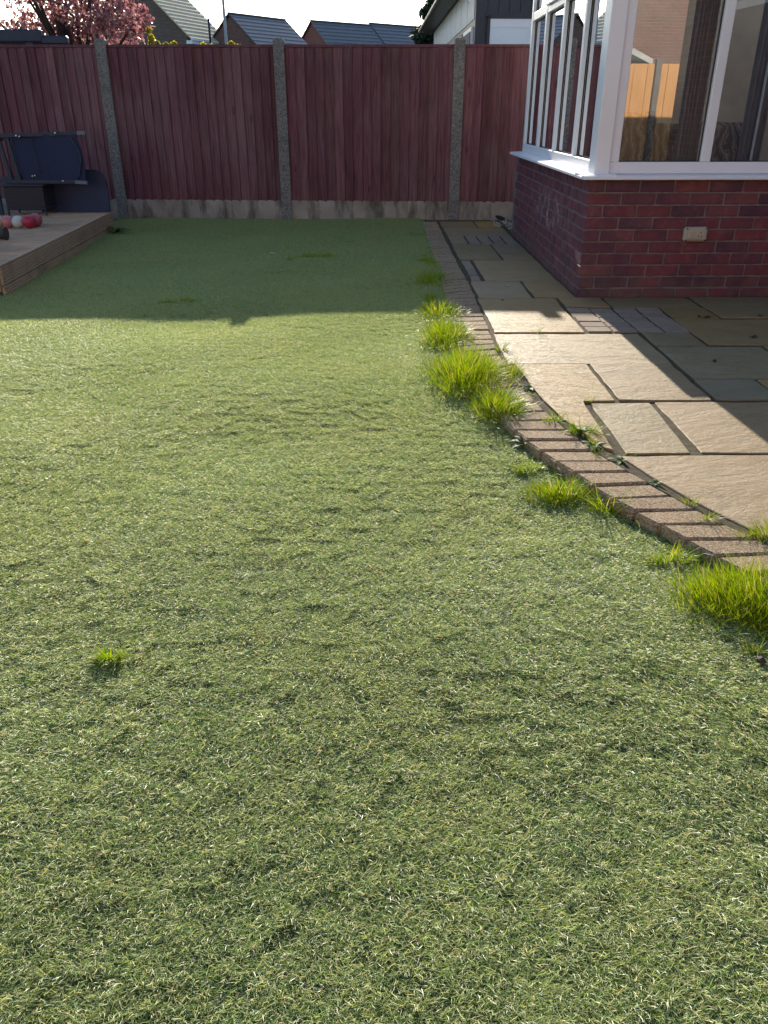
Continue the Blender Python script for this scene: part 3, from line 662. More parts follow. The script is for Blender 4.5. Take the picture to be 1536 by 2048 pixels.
# edge fascia: two grooved boards laid on edge
rotd = math.atan2(-.0655, 1)
Ld = nbd * wb + .02
def fascia(z0, z1, ngv):
    pr = [(-.024, z0), (-.024, z1)]
    hh = (z1 - z0) / ngv
    for k in range(ngv):
        t = z1 - k * hh; pr += [(0, t), (0, t - hh * .55), (-.010, t - hh * .62), (-.010, t - hh * .94)]
    pr += [(0, z0)]
    return pr
for z0, z1, ngv in ((.012, .152, 7), (-.13, .006, 7)):
    m = MB(); m.prism(fascia(z0, z1, ngv), lambda p: (p[0], 0, p[1]), lambda p: (p[0], Ld, p[1])); m.build('fascia_board', M['deck'], deck, loc=(ex(5.775), 5.775, 0), rot=(0, 0, -rotd))
m = MB(); m.prism(fascia(-.03, .15, 9), lambda p: (-3.6, -p[0] - .03, p[1]), lambda p: (-.026, -p[0] - .03, p[1])); m.build('fascia_board', M['deck'], deck, loc=(ex(5.775), 5.783, 0), rot=(0, 0, 0))
m = MB(); m.box(-6.2, -2.95, 5.84, 9.0, -.2, .115); m.build('joists', M['soil'], deck)

# ------------------------------------------------------------------ things on the deck
DY = 8.80
box = empty('storage_box', (-3.645, DY, DT + .001)); tag(box, 'dark wicker storage box on short legs under the folded chair', 'box')
m = MB(); m.box(-.20, .19, -.13, .14, .055, .275, .004)
for k in range(11): m.box(-.204, .194, -.134, -.128, .06 + k * .0195, .074 + k * .0195, .003)
for k in range(11): m.box(.188, .196, -.13, .14, .06 + k * .0195, .074 + k * .0195, .003)
M['wicker'] = simple('dark_wicker', (.042, .030, .036), (.022, .017, .024), 90, .6, .5, .002)
m.build('body', M['wicker'], box)
m = MB(); m.box(-.215, .205, -.145, .15, .277, .296, .005); m.build('lid', M['wicker'], box)
for x in (-.195, .185):
    for y in (-.125, .135): m = MB(); m.box(x - .008, x + .008, y - .008, y + .008, 0, .055); m.build('leg', M['chair_metal'], box)
chair = empty('folded_chair', (-3.42, DY + .02, DT + .297)); tag(chair, 'folded black reclining garden chair lying on its side on the wicker box', 'chair')
def bar(nm, pts_, r_, mat, par, flat=None, n=8):
    m = MB(); m.tube(pts_, r_, n); return m.build(nm, M[mat], par)
def flat_rail(nm, x0, x1, y, za, zb, mat):
    m = MB(); m.prism([(-.014, -.016), (.014, -.016), (.014, .016), (-.014, .016)], lambda p: (x0, y + p[0], za + p[1]), lambda p: (x1, y + p[0], zb + p[1])); return m.build(nm, M[mat], chair)
t1 = flat_rail('rail', -.62, .36, -.02, .435, .468, 'chair_metal'); flat_rail('rail_end', .36, .44, -.02, .468, .470, 'cap')
t2 = flat_rail('rail', -.60, .28, -.06, .020, .022, 'chair_metal'); flat_rail('rail_end', .28, .40, -.06, .019, .012, 'cap')
flat_rail('rail', -.50, .30, .03, .405, .440, 'chair_metal'); flat_rail('rail', -.50, .26, .03, .05, .062, 'chair_metal')
for x, dx in ((-.45, .06), (-.36, .055)):
    m = MB(); m.prism([(-.016, -.012), (.016, -.012), (.016, .012), (-.016, .012)], lambda p: (x + p[0] + dx, .0 + p[1], .025), lambda p: (x + p[0], .0 + p[1], .45)); m.build('leg', M['chair_metal'], chair)
def sling(x0, x1, y, z0, z1, bow, lean):
    V = []; F = []; n = 10
    for e in (0, .006):
        for i in range(n + 1):
            for j in range(n + 1):
                a, b = i / n, j / n
                V.append((x0 + (x1 - x0) * a + lean * (1 - b) + bow * math.sin(b * math.pi) * (a * 2 - .6), y + e + .03 * math.sin(a * math.pi), z0 + (z1 - z0) * b))
    for e in range(2):
        for i in range(n):
            for j in range(n):
                q = e * (n + 1) ** 2 + i * (n + 1) + j; f = (q, q + 1, q + n + 2, q + n + 1); F.append(f if e else f[::-1])
    return link('sling', pyd('sling', V, F, True), M['sling'], chair)
sling(-.32, .04, -.028, .035, .445, .012, .05); sling(.02, .35, -.05, .03, .455, .02, .03)
bar('sling_edge', [(-.30 + .04 * (1 - t) - .01 * math.sin(t * 3.1), -.036, .045 + .385 * t) for t in np.linspace(0, 1, 8)], .005, 'chair_metal', chair, n=6)
bar('sling_edge', [(-.115 + .05 * (1 - t) - .01 * math.sin(t * 3.1), -.036, .1 + .33 * t) for t in np.linspace(0, 1, 8)], .005, 'chair_metal', chair, n=6)
bar('back_bow', [(.30 + .07 * math.sin(t * 3.0), -.06, .43 - .39 * t) for t in np.linspace(0, 1, 10)], .009, 'chair_metal', chair)
for x, z_ in ((-.23, .445), (-.2, .437), (.16, .47), (-.14, .075), (-.115, .08), (.16, .03)):
    m = MB(); m.tube([(x, -.082, z_), (x, -.03, z_)], .007, 8); m.build('bolt', M['bolt'], chair)
def tabletop(name, x0, x1, z0, z1, y, lab, rc=.13, lean=-.06):
    pr = []
    for cx, cz, a0 in ((x1 - rc, z1 - rc, 0), (x0 + rc, z1 - rc, 90)):
        for k in range(9): an = R(a0 + k * 90 / 8); pr.append((cx + rc * math.cos(an), cz + rc * math.sin(an)))
    pr += [(x0, z0), (x1, z0)]
    cxm = (x0 + x1) / 2
    m = MB(); m.prism(pr, lambda p: (p[0] - cxm, -.014, p[1] - z0), lambda p: (p[0] - cxm, .014, p[1] - z0)); me = m.mesh(name)
    t_ = empty(name, (cxm, y, z0 + .002)); t_.rotation_euler = (lean, 0, 0); link('panel', me, M['navy'], t_); tag(t_, lab, 'panel')
    r2 = MB(); r2.tube([(p[0] - cxm, -.012, p[1] - z0) for p in pr[:18]], .008, 6); r2.build('rim', M['chair_metal'], t_)
    return t_
tabletop('rounded_panel', -3.62, -2.90, DT, .56, 8.985, 'navy panel with rounded top corner propped upright beside the fence post')
tabletop('rounded_panel', -4.60, -3.93, DT, .41, 8.75, 'low navy rounded panel standing on the far side of the wicker box', .1, -.02)
def balloon(x, y, r_, col, lab, kn):
    m = bpy.data.meshes.new('balloon'); b = bmesh.new(); bmesh.ops.create_uvsphere(b, u_segments=20, v_segments=14, radius=r_)
    for v in b.verts:
        t = v.co.z / r_
        v.co.z *= 1.08; 
        if t < -.3: k = 1 - .25 * (-.3 - t); v.co.x *= k; v.co.y *= k
    for f in b.faces: f.smooth = True
    b.to_mesh(m); b.free()
    o = link('balloon', m, simple('balloon_' + lab.split()[0], col, tuple(c * .85 for c in col), 4, .35, .02, .001), None, (x, y, DT + r_ * .98), (R(90), R(kn), R(random.uniform(-30, 30)))); tag(o, lab, 'balloon', 'balloons on the deck')
    k_ = MB(); k_.tube([(0, 0, -r_ * 1.06), (0, 0, -r_ * 1.13), (0, 0, -r_ * 1.3)], [.004, .006, .009], 8); k_.build('knot', o.data.materials[0], o)
balloon(-3.25, 7.72, .060, (.40, .022, .05), 'red shrunken balloon at the end of the row on the deck', 60)
balloon(-3.355, 7.73, .056, (.50, .50, .44), 'white shrunken balloon touching the red one on the deck', 10)
balloon(-3.45, 7.73, .056, (.48, .16, .16), 'pink shrunken balloon next to the white one on the deck', -20)
balloon(-3.55, 7.75, .058, (.52, .42, .26), 'cream shrunken balloon beyond the pink one on the deck', 0)
balloon(-3.24, 7.85, .060, (.40, .09, .10), 'dusky pink balloon tucked behind the red one on the deck', 30)
pot = empty('plant_pot', (-3.19, 6.98, DT)); tag(pot, 'small dark plant pot tipped over with wilted leaves on the deck', 'plant pot')
m = MB(); m.tube([(-.10, .02, .045), (.03, 0, .052), (.034, 0, .052), (.045, 0, .052)], [.034, .048, .052, .052], 16); m.build('pot', M['pot'], pot)

# ------------------------------------------------------------------ living grass and weeds
M['grass'] = m_blade('live_grass', [(0, (.090, .175, .012)), (.4, (.200, .300, .020)), (.72, (.320, .390, .030)), (.88, (.400, .390, .060)), (1, (.48, .38, .17))], .42, .45, .4)
M['weed'] = m_blade('weed_leaf', [(0, (.050, .110, .025)), (1, (.095, .165, .040))], .3, .6, .3)
def tuft(x, y, rx, ry, nbl, h0, h1, lab, name='grass_tuft', zb=None, spread=1.0, wid=.0037, ang=0., seed=0, gap=0., group='grass tufts'):
    rg = np.random.default_rng(500 + seed + int(abs(x * 991) + abs(y * 137)))
    if zb is None: zb = float(lawnz(x, y))
    # clustered roots, so the outline stays uneven
    nbl = int(nbl * 1.5); nc = max(3, nbl // 40); ca = rg.uniform(0, 2 * math.pi, nc); cr = np.sqrt(rg.uniform(0, 1, nc)); ch = rg.uniform(.4, 1.15, nc)
    ids = rg.integers(0, nc, nbl)
    ux = cr[ids] * np.cos(ca[ids]) + rg.normal(0, .27, nbl); uy = cr[ids] * np.sin(ca[ids]) + rg.normal(0, .27, nbl)
    bx, by = ux * rx, uy * ry; c_, s_ = math.cos(ang), math.sin(ang); bx, by = bx * c_ - by * s_, bx * s_ + by * c_
    zb += .012; L = rg.uniform(h0, h1, nbl) * ch[ids] * 1.45 * (1 - .35 * np.minimum(1, ux ** 2 + uy ** 2)); az = np.arctan2(by, bx) + rg.normal(0, .9, nbl)
    e0 = R(1) * np.clip(88 - spread * 30 * np.hypot(ux, uy) - np.abs(rg.normal(0, 12, nbl)), 12, 90); curl = R(1) * rg.uniform(5, 75, nbl) * spread
    W = rg.uniform(.65, 1.25, nbl) * wid; sg = 4; st = (sg + 1) * 2; V = np.zeros((nbl, st, 3)); px, py, pz = bx.copy(), by.copy(), np.full(nbl, -.008)
    fa = az + math.pi / 2 + rg.normal(0, .8, nbl)
    for s in range(sg + 1):
        t = s / sg; wd = W * (1 - t ** 1.6 * .92); el = e0 - curl * t
        V[:, 2 * s] = np.stack([px - np.cos(fa) * wd / 2, py - np.sin(fa) * wd / 2, pz], 1); V[:, 2 * s + 1] = np.stack([px + np.cos(fa) * wd / 2, py + np.sin(fa) * wd / 2, pz], 1)
        px = px + np.cos(az) * np.cos(el) * L / sg; py = py + np.sin(az) * np.cos(el) * L / sg; pz = pz + np.sin(el) * L / sg
    F = [(b + 2 * s, b + 2 * s + 1, b + 2 * s + 3, b + 2 * s + 2) for b in range(0, nbl * st, st) for s in range(sg)]
    V[:, :, 2] = np.maximum(V[:, :, 2], -.01)
    m = pyd(name, V.reshape(-1, 3), F, True); a = m.attributes.new('bc', 'FLOAT', 'POINT'); a.data.foreach_set('value', np.repeat(np.clip(rg.beta(2, 2.2, nbl) + (rg.random(nbl) < .07) * .6, 0, 1), st).astype(np.float32))
    o = link(name, m, M['grass'], None, (x, y, zb)); tag(o, lab, 'grass', group); return o
def weed(x, y, zb, nl, L, lab, group='leafy weeds', seed=0):
    rg = random.Random(seed + int(abs(x) * 1000)); V = []; F = []; bc = []
    for i in range(nl):
        az = i * 2.4 + rg.uniform(-.3, .3); l = L * rg.uniform(.6, 1.1); el = R(rg.uniform(15, 60)); w = l * .17; n = 6; b = len(V); c = rg.random()
        for s in range(n + 1):
            t = s / n; wd = w * math.sin(math.pi * (t * .86 + .1)) ** .8; e = el - R(60) * t; d = l * t
            x_ = math.cos(az) * d * math.cos(el - R(25) * t); y_ = math.sin(az) * d * math.cos(el - R(25) * t); z_ = d * math.sin(el - R(30) * t)
            for q, lift in ((-1, .25), (0, 0), (1, .25)): V.append((x_ - math.sin(az) * wd * q, y_ + math.cos(az) * wd * q, z_ + wd * lift)); bc.append(c)
        for s in range(n):
            for q in (0, 1): k = b + s * 3 + q; F.append((k, k + 1, k + 4, k + 3))
    m = pyd('weed', V, F, True); a = m.attributes.new('bc', 'FLOAT', 'POINT'); a.data.foreach_set('value', np.array(bc, np.float32))
    o = link('weed', m, M['weed'], None, (x, y, zb)); tag(o, lab, 'weed', group); return o
T = [(.340, 5.02, .12, .20, 700, .04, .08, 'low bright green grass clump at the end of the fence shadow beside the edging', 1.1),
     (.345, 4.45, .12, .28, 1000, .05, .10, 'bright grass clump in front of the shadow-edge clump along the edging', 1.0),
     (.385, 3.72, .16, .27, 1500, .07, .14, 'tallest bushy yellow-green grass clump along the lawn edging', .8),
     (.480, 3.28, .10, .15, 900, .06, .11, 'medium grass clump where the edging begins to curve', 1.0),
     (.520, 2.70, .06, .05, 150, .03, .05, 'small grass clump standing off the curved edging in the turf', 1.2),
     (.610, 2.47, .13, .08, 900, .035, .06, 'low wide yellow-green grass clump hugging the curved edging', 1.1),
     (.745, 2.36, .05, .05, 60, .06, .11, 'sparse long-bladed tuft against the edging blocks', 1.2),
     (.835, 2.03, .08, .05, 170, .04, .07, 'thin pale grass fringe leading to the dense dark clump', 1.2),
     (1.03, 1.80, .20, .14, 4300, .045, .085, 'dense dark green grass clump at the near end of the edging', .6),
     (.90, 1.56, .03, .02, 40, .02, .045, 'tiny tuft with a brown base beside the dense dark clump', 1.4),
     (-.660, 1.565, .036, .02, 170, .028, .05, 'lone bright grass tuft standing in the open turf', 1.3)]
# straggling grass fringe that runs along the lawn side of the edging
rgf = np.random.default_rng(77); Vf = []; Bf = []; Ff = []
for k in range(2600):
    y = rgf.uniform(2.0, 7.4); dens = .5 + .5 * mnoise.noise((y * 2.2, 3.3, 0)) * 1.6
    if y > 5.1: dens *= .8
    if y < 3.1: dens *= .45
    if rgf.random() > dens: continue
    x = float(xo(y)) - abs(rgf.normal(.0, .06)) + .02; zb = float(lawnz(x, y)); l = rgf.uniform(.03, .085); a = rgf.uniform(0, 6.28); e = R(rgf.uniform(35, 88)); w = rgf.uniform(.0016, .003); b0 = len(Vf); c0 = rgf.beta(2, 2)
    for q in range(4):
        t = q / 3; el = e - R(40) * t; d = l * t; px_, py_, pz_ = x + math.cos(a) * math.cos(el) * d, y + math.sin(a) * math.cos(el) * d, zb + math.sin(el) * d; ww = w * (1 - t * .85) / 2
        Vf += [(px_ - math.sin(a + .8) * ww, py_ + math.cos(a + .8) * ww, pz_), (px_ + math.sin(a + .8) * ww, py_ - math.cos(a + .8) * ww, pz_)]; Bf += [c0, c0]
    Ff += [(b0 + 2 * q, b0 + 2 * q + 1, b0 + 2 * q + 3, b0 + 2 * q + 2) for q in range(3)]
mf = pyd('edge_grass', Vf, Ff, True); af = mf.attributes.new('bc', 'FLOAT', 'POINT'); af.data.foreach_set('value', np.array(Bf, np.float32))
tag(link('edge_grass', mf, M['grass']), 'straggling thin grass running along the lawn side of the edging', 'grass', kind='stuff')
for i, (x, y, rx, ry, nb_, h0, h1, lab, sp) in enumerate(T): tuft(x, y, rx, ry, nb_, h0, h1, lab, spread=sp, seed=i, wid=.0025 if nb_ > 4000 else .0034)
S = [(.34, 6.15, .14, .22, 640, .03, .06, 'ragged shaded grass patch beside the edging nearest the fence shadow line'), (.37, 6.95, .07, .22, 200, .03, .05, 'thin shaded grass strip beside the far edging'),
     (-.56, 7.25, .16, .08, 260, .03, .05, 'small dark tuft in the middle of the shaded turf'), (-1.39, 5.48, .12, .04, 170, .025, .045, 'flat dark tuft in the shaded turf near the deck side'), (-.78, 7.05, .07, .04, 50, .02, .03, 'tiny dark tuft beside the middle tuft in the shaded turf'), (.33, 5.42, .07, .1, 160, .03, .06, 'shaded grass tuft touching the bright clump at the shadow edge'), (.30, 8.6, .1, .2, 90, .02, .035, 'faint shaded tuft near the far end of the edging')]
for i, (x, y, rx, ry, nb_, h0, h1, lab) in enumerate(S): tuft(x, y, rx, ry, nb_, h0, h1, lab, seed=40 + i, group='tufts in the shaded turf')
Pj = [(.612, 4.17, .025, .05, 70, .04, .10, 'wiry tuft in the joint between edging and the long pale slab'), (.625, 3.72, .05, .12, 190, .04, .10, 'yellow-green tuft sprouting between edging and slab beside the tallest clump'),
      (.70, 3.10, .045, .03, 70, .03, .07, 'dry wiry tuft at the slab corner above the weeds'), (.790, 2.97, .07, .06, 170, .03, .09, 'tangled grass growing among the leafy weeds in the slab joint'), (.985, 2.315, .02, .02, 22, .03, .06, 'few wispy blades between edging and the cracked slab'),
      (1.02, 2.225, .03, .02, 34, .03, .05, 'small wispy tuft between edging blocks and the cracked slab'), (1.17, 2.08, .08, .05, 230, .03, .08, 'spiky pale grass clump in the gap beside the cracked slab'), (.905, 2.735, .03, .008, 40, .015, .03, 'tiny fringe of grass in the joint behind the cracked slab'),
      (.86, 4.53, .04, .01, 26, .03, .06, 'few blades rising from the joint below the large shaded-edge slab'), (.60, 3.42, .10, .02, 60, .015, .04, 'short grass in a crosswise joint of the edging'), (.53, 3.16, .08, .015, 50, .03, .05, 'bright blades leaning out of the edging joint'), (.65, 5.15, .02, .03, 18, .02, .05, 'wisps of grass in the edging joint at the shadow line'), (.80, 2.88, .02, .16, 90, .02, .05, 'sparse grass lining the joint beside the grey slab'), (.90, 3.33, .012, .02, 14, .03, .06, 'single spray of blades at the corner of the grey slab')]
for i, (x, y, rx, ry, nb_, h0, h1, lab) in enumerate(Pj): tuft(x, y, rx, ry, nb_, h0, h1, lab, zb=-.014, spread=1.2, wid=.0022, seed=80 + i, group='grass growing in the paving joints')
weed(.555, 2.905, float(lawnz(.555, 2.905)) + .01, 11, .075, 'dark green leafy weed against the lawn side of the edging', seed=1)
weed(.765, 2.985, -.012, 12, .075, 'broad-leaved weed in the slab joint beside the tangled grass', seed=2)
weed(.795, 2.83, -.012, 10, .055, 'small rosette weed below the tangled grass', seed=3)
weed(.862, 2.685, -.012, 11, .055, 'rosette weed at the corner of the cracked slab', seed=4)
weed(.930, 2.49, -.012, 8, .035, 'tiny rosette weed halfway along the cracked slab edge', seed=5)
weed(.66, 3.52, -.012, 10, .06, 'rosette weed beside the yellow-green joint tuft', seed=6)
weed(1.15, 2.03, -.012, 8, .05, 'rosette weed under the spiky pale clump', seed=7)
weed(-2.80, 8.75, -.02, 14, .16, 'straggly weed at the far corner of the deck', seed=8)
# soil plug under the tiny tuft
m = bpy.data.meshes.new('leaf_debris'); 
for nm, x, y, r_ in (('brown_bulb', .895, 1.535, .011),):
    b = bmesh.new(); bmesh.ops.create_icosphere(b, subdivisions=2, radius=r_)
    for v in b.verts: v.co *= 1 + .3 * mnoise.noise(v.co * 90)
    mm = bpy.data.meshes.new(nm); b.to_mesh(mm); b.free(); o = link(nm, mm, M['pot'], None, (x, y, float(lawnz(x, y)) + .012)); tag(o, 'small brown clod of soil beside the tiny tuft', 'soil clod')

# dead leaves lying on the shaded slabs
def leaf(x, y, s, rz, col, lab, zb=.003):
    b = MB(); n = 8; ring = [(math.cos(2 * math.pi * k / n) * s * (1 if k % 2 else .7), math.sin(2 * math.pi * k / n) * s * .5, .004 * math.sin(k * 2.1)) for k in range(n)]
    a = [b.bm.verts.new(p) for p in ring]; c = [b.bm.verts.new((p[0], p[1], p[2] - .002)) for p in ring]; b.bm.faces.new(a); b.bm.faces.new(c[::-1]); [b.bm.faces.new((a[k], c[k], c[(k + 1) % n], a[(k + 1) % n])) for k in range(n)]
    o = b.build('dead_leaf', M[col], None, loc=(x, y, zb), rot=(0, 0, rz)); tag(o, lab, 'leaf', 'dead leaves on the patio'); return o
for u, v, s, lab in ((.66, -.60, .035, 'largest dark dead leaf lying across the slab joint near the brick wall'), (.62, -.585, .02, 'small dark leaf beside the largest dead leaf on the slab joint'), (1.0, -.57, .02, 'small dark leaf on the slab joint below the power socket side of the wall'), (.75, -1.07, .03, 'dark dead leaf lying alone in the middle of a shaded slab'), (.35, -1.55, .02, 'small dark leaf on the grey shaded slab beside the sunlight'), (-.52, -.12, .015, 'tiny dark leaf on the large slab crossed by the fence shadow')):
    leaf(*P2(u, v), s, random.uniform(0, 3), 'pot', lab, .006)
leaf(*P2(-.42, .36), .03, .3, 'stone', 'pale leaf lying on the slab beside the side brick wall', .006)
# white speck on the shaded turf
b = MB(); b.box(-.02, .02, -.012, .012, 0, .012, .004); tag(b.build('pale_pebble', M['stone'], None, loc=(-.98, 7.25, float(lawnz(-.98, 7.25)) + .028)), 'pale pebble lying on the shaded turf', 'pebble')

# pebbles and dark bag in the corner by the fence
V = []; F = []
rg = random.Random(9)
for k in range(520):
    x, y = rg.uniform(1.18, 1.75), rg.uniform(8.62, 9.74)
    if x < 1.30 and (rg.random() < .6 or y < 9.0): x = 1.32 + rg.random() * .3
    if x > 1.26 and y < 8.62: y = 9.3
    grain(x, y, .004 + rg.random() * .012, rg.uniform(.006, .016))
peb = link('pebbles', pyd('pebbles', V, F), M['stone']); tag(peb, 'pale pebbles spilled in the corner between fence and side wall', 'pebbles', kind='stuff')
b = bmesh.new(); bmesh.ops.create_icosphere(b, subdivisions=4, radius=.07)
for v in b.verts:
    v.co *= 1 + .35 * mnoise.noise(v.co * 14) + .12 * mnoise.noise(v.co * 40); v.co.x *= 1.5; v.co.z *= .75
    v.co.z *= .6
mm = bpy.data.meshes.new('dark_bag'); b.to_mesh(mm); b.free(); o = link('crumpled_bag', mm, M['bag'], None, (1.31, 9.6, .035), (0, .2, -.5), (.6, .6, .6)); tag(o, 'dark crumpled lump lying on the pebbles by the fence', 'bag')

# ------------------------------------------------------------------ beyond the fence
def house(name, lab, apex, axis, length, half, pitch, wallm, roofm, ncourse=14, gutter=False, zbase=-.2):
    """gable house: apex = near end of the ridge, axis = ridge direction in plan"""
    ax = Vector((axis[0], axis[1], 0)).normalized(); gx = Vector((ax.y, -ax.x, 0)); rz = math.atan2(ax.y, ax.x) - math.pi / 2
    h = empty(name, (apex[0], apex[1], zbase), rz); tag(h, lab, 'house', 'houses beyond the fence')
    H = apex[2] - zbase; tp = math.tan(pitch); E = H - half * tp
    m = MB(); m.prism([(-half, 0), (half, 0), (half, E), (0, H - .12), (-half, E)], lambda p: (p[0], 0, p[1] if p[1] < E + .01 else p[1]), lambda p: (p[0], length, p[1])); m.build('wall', M[wallm], h)
    # tile courses as stepped strips
    for s in (1, -1):
        m = MB(); ov = .35; tot = half + ov; st = tot / ncourse
        for k in range(ncourse):
            a, b2 = k * st, (k + 1) * st
            pr = [(a, H - a * tp), (b2, H - b2 * tp + .035), (b2, H - b2 * tp - .08), (a, H - a * tp - .08)]
            m.prism(pr, lambda p: (s * p[0], -.18, p[1]), lambda p: (s * p[0], length + .18, p[1]))
        r_ = m.build('roof', M[roofm], h)
        if s == 1:
            m = MB(); m.box(-.1, .1, -.2, length + .2, H - .05, H + .05, .03); m.build('ridge', M[roofm], r_)
        if gutter:
            m = MB(); m.box(s * (half + ov) - .06, s * (half + ov) + .08, -.15, length + .15, H - tot * tp - .12, H - tot * tp + .02); m.build('gutter', M['upvc'], h)
            m = MB(); m.box(s * half - .12, s * (half + ov) - .02 * s, -.02, length, H - tot * tp - .3, H - tot * tp - .1) if s > 0 else m.box(-half - ov + .02, -half + .12, -.02, length, H - tot * tp - .3, H - tot * tp - .1); m.build('fascia', M['upvc'], h)
    for wz in (1.0, 3.2):                       # gable windows
        if wz + 1.2 < E:
            for x in (-half * .45, half * .45):
                m = MB(); m.box(x - .6, x + .6, -.05, .05, wz, wz + 1.2); w_ = m.build('window', M['upvc'], h)
                m = MB(); m.box(x - .5, x + .5, -.07, -.055, wz + .1, wz + 1.1); m.build('pane', M['navy'], w_)
    return h
hA = house('house', 'house with pale tan tiled roof and white gutter behind the yellow shrub', (-16.5, 61.3, 8.95), (.34, .94), 4.7, 4.0, R(41), 'farbrick', 'roof_tan', 16, True)
house('house', 'house with grey roof and steep brick gable behind the lamp post', (-10.25, 62, 6.76), (.59, .81), 5.2, 4.2, R(38), 'farbrick_red', 'roof_dark', 15)
house('house', 'red brick gabled house with long grey roof left of the stepped ridge', (-5.43, 70, 7.02), (.78, .62), 5.35, 4.5, R(38), 'farbrick_red', 'roof_dark', 15)
house('house', 'grey roofed house joined on past the stepped ridge beside the conifer', (-1.1, 73.6, 7.16), (.78, .64), 6.6, 4.5, R(38), 'farbrick_red', 'roof_dark', 15)
m = MB(); m.tube([(-11.45, 60.7, 4.5), (-11.45, 60.7, 6.35)], .07, 8); m.build('flue_pipe', M['chair_metal'], hA).matrix_parent_inverse = hA.matrix_basis.inverted()
lp = empty('lamp_post', (-7.72, 45, -.2)); tag(lp, 'slim grey lamp post rising in front of the houses', 'lamp post')
m = MB(); m.tube([(0, 0, 0), (0, 0, 2), (0, 0, 9.5)], [.09, .08, .05], 10); m.build('column', M['pole'], lp)
m = MB(); m.tube([(0, 0, 9.45), (.5, 0, 9.7), (1.0, 0, 9.75)], .035, 8); a_ = m.build('arm', M['pole'], lp); m = MB(); m.box(.9, 1.5, -.1, .1, 9.68, 9.8, .03); m.build('lantern', M['pole'], a_)
# dark clad extension with a wide window
ext = empty('clad_extension', (1.545, 16, -.2), R(.6)); tag(ext, 'dark clad single-storey building with wide pale window beyond the fence', 'building')
m = MB(); m.box(0, 4.8, 0, 11.2, 0, 3.35); m.build('wall', M['cladding'], ext)
for k in range(9): m = MB(); m.box(-.012, 0, .15 + 1.2 * k, 1.3 + 1.2 * k, 2.72, 3.30); m.build('cladding_panel', M['pale_clad'], ext)
for k in range(26):
    x = .02 + k * .185
    m = MB(); m.box(x, x + .17, -.02, 0, 0, 2.30) if x < .2 else m.box(x, x + .17, -.02, 0, 2.80, 3.35); m.build('cladding_board', M['cladding'], ext)
m = MB(); m.box(.17, 4.7, -.035, 0, 2.74, 2.80); m.build('lintel', M['cladding'], ext)
def wframe(par, x0, x1, z0, z1, y):
    m = MB(); t_ = .05; m.box(x0, x1, y - .05, y, z0, z0 + t_); m.box(x0, x1, y - .05, y, z1 - t_, z1); m.box(x0, x0 + t_, y - .05, y, z0, z1); m.box(x1 - t_, x1, y - .05, y, z0, z1); return m.build('window', M['cladding'], par)
w_ = wframe(ext, .2, 1.6, .9, 2.76, -.022); m = MB(); m.box(.25, 1.55, -.05, -.045, .95, 2.71); m.build('pane', M['pale_pane'], w_)
m = MB(); m.box(.25, 1.55, -.058, -.052, 2.58, 2.71); m.build('blind', M['upvc'], w_)
w_ = wframe(ext, 1.7, 3.2, .9, 2.76, -.022); m = MB(); m.box(1.75, 3.15, -.05, -.045, .95, 2.71); m.build('pane', M['pale_clad'], w_)
for (ya, yb) in ((.25, 1.7), (1.95, 4.2), (5.0, 7.5)):
    m = MB(); m.box(-.04, 0, ya, yb, .4, 2.62); w_ = m.build('side_window', M['cladding'] if ya > 1.9 else M['upvc'], ext)
    m = MB(); m.box(-.05, -.042, ya + .07, yb - .07, .5, 2.55); m.build('pane', M['navy'], w_)
rr = MB(); rr.prism([(-.32, 3.34), (5.1, 3.34), (5.1, 3.44), (2.4, 3.75), (-.32, 3.44)], lambda p: (p[0], -.12, p[1]), lambda p: (p[0], 11.5, p[1])); rfo = rr.build('roof', M['roof_dark'], ext)
m = MB(); m.box(-.44, -.325, -.12, 11.5, 3.33, 3.42, .02); m.build('gutter', M['cladding'], rfo)

# trees and shrubs
def leaf_cloud(name, clumps, nper, size, mat, parent, seed, elong=1.6, droop=0):
    rg = np.random.default_rng(seed); V = []; B = []
    for (cx, cy, cz, r, fl) in clumps:
        d = rg.normal(0, 1, (nper, 3)); d /= np.linalg.norm(d, axis=1)[:, None]; rad = r * rg.uniform(.25, 1.08, nper) ** .6
        c = np.stack([cx + d[:, 0] * rad, cy + d[:, 1] * rad, cz + d[:, 2] * rad * fl], 1)
        a = rg.normal(0, 1, (nper, 3)); a /= np.linalg.norm(a, axis=1)[:, None]; b = np.cross(a, rg.normal(0, 1, (nper, 3))); b /= np.linalg.norm(b, axis=1)[:, None]
        s = size * rg.uniform(.6, 1.3, nper)[:, None]
        V.append(np.stack([c - a * s * elong / 2, c + b * s / 2, c + a * s * elong / 2, c - b * s / 2], 1)); B.append(np.repeat(np.clip(rg.normal(.5, .25, nper), 0, 1), 4))
    V = np.concatenate(V).reshape(-1, 3); B = np.concatenate(B)
    F = [(i, i + 1, i + 2, i + 3) for i in range(0, len(V), 4)]
    m = pyd(name, V, F); at_ = m.attributes.new('bc', 'FLOAT', 'POINT'); at_.data.foreach_set('value', B.astype(np.float32))
    return link(name, m, mat, parent)
M['plum'] = m_blade('plum_leaf', [(0, (.12, .045, .055)), (.45, (.25, .11, .115)), (.8, (.46, .27, .25)), (1, (.60, .42, .38))], .4, .5, .4)
M['shrub'] = m_blade('golden_leaf', [(0, (.26, .24, .04)), (.6, (.45, .40, .07)), (1, (.58, .50, .14))], .4, .5, .4)
M['conifer'] = m_blade('conifer_leaf', [(0, (.012, .022, .012)), (1, (.035, .055, .028))], .1, .7, .2)
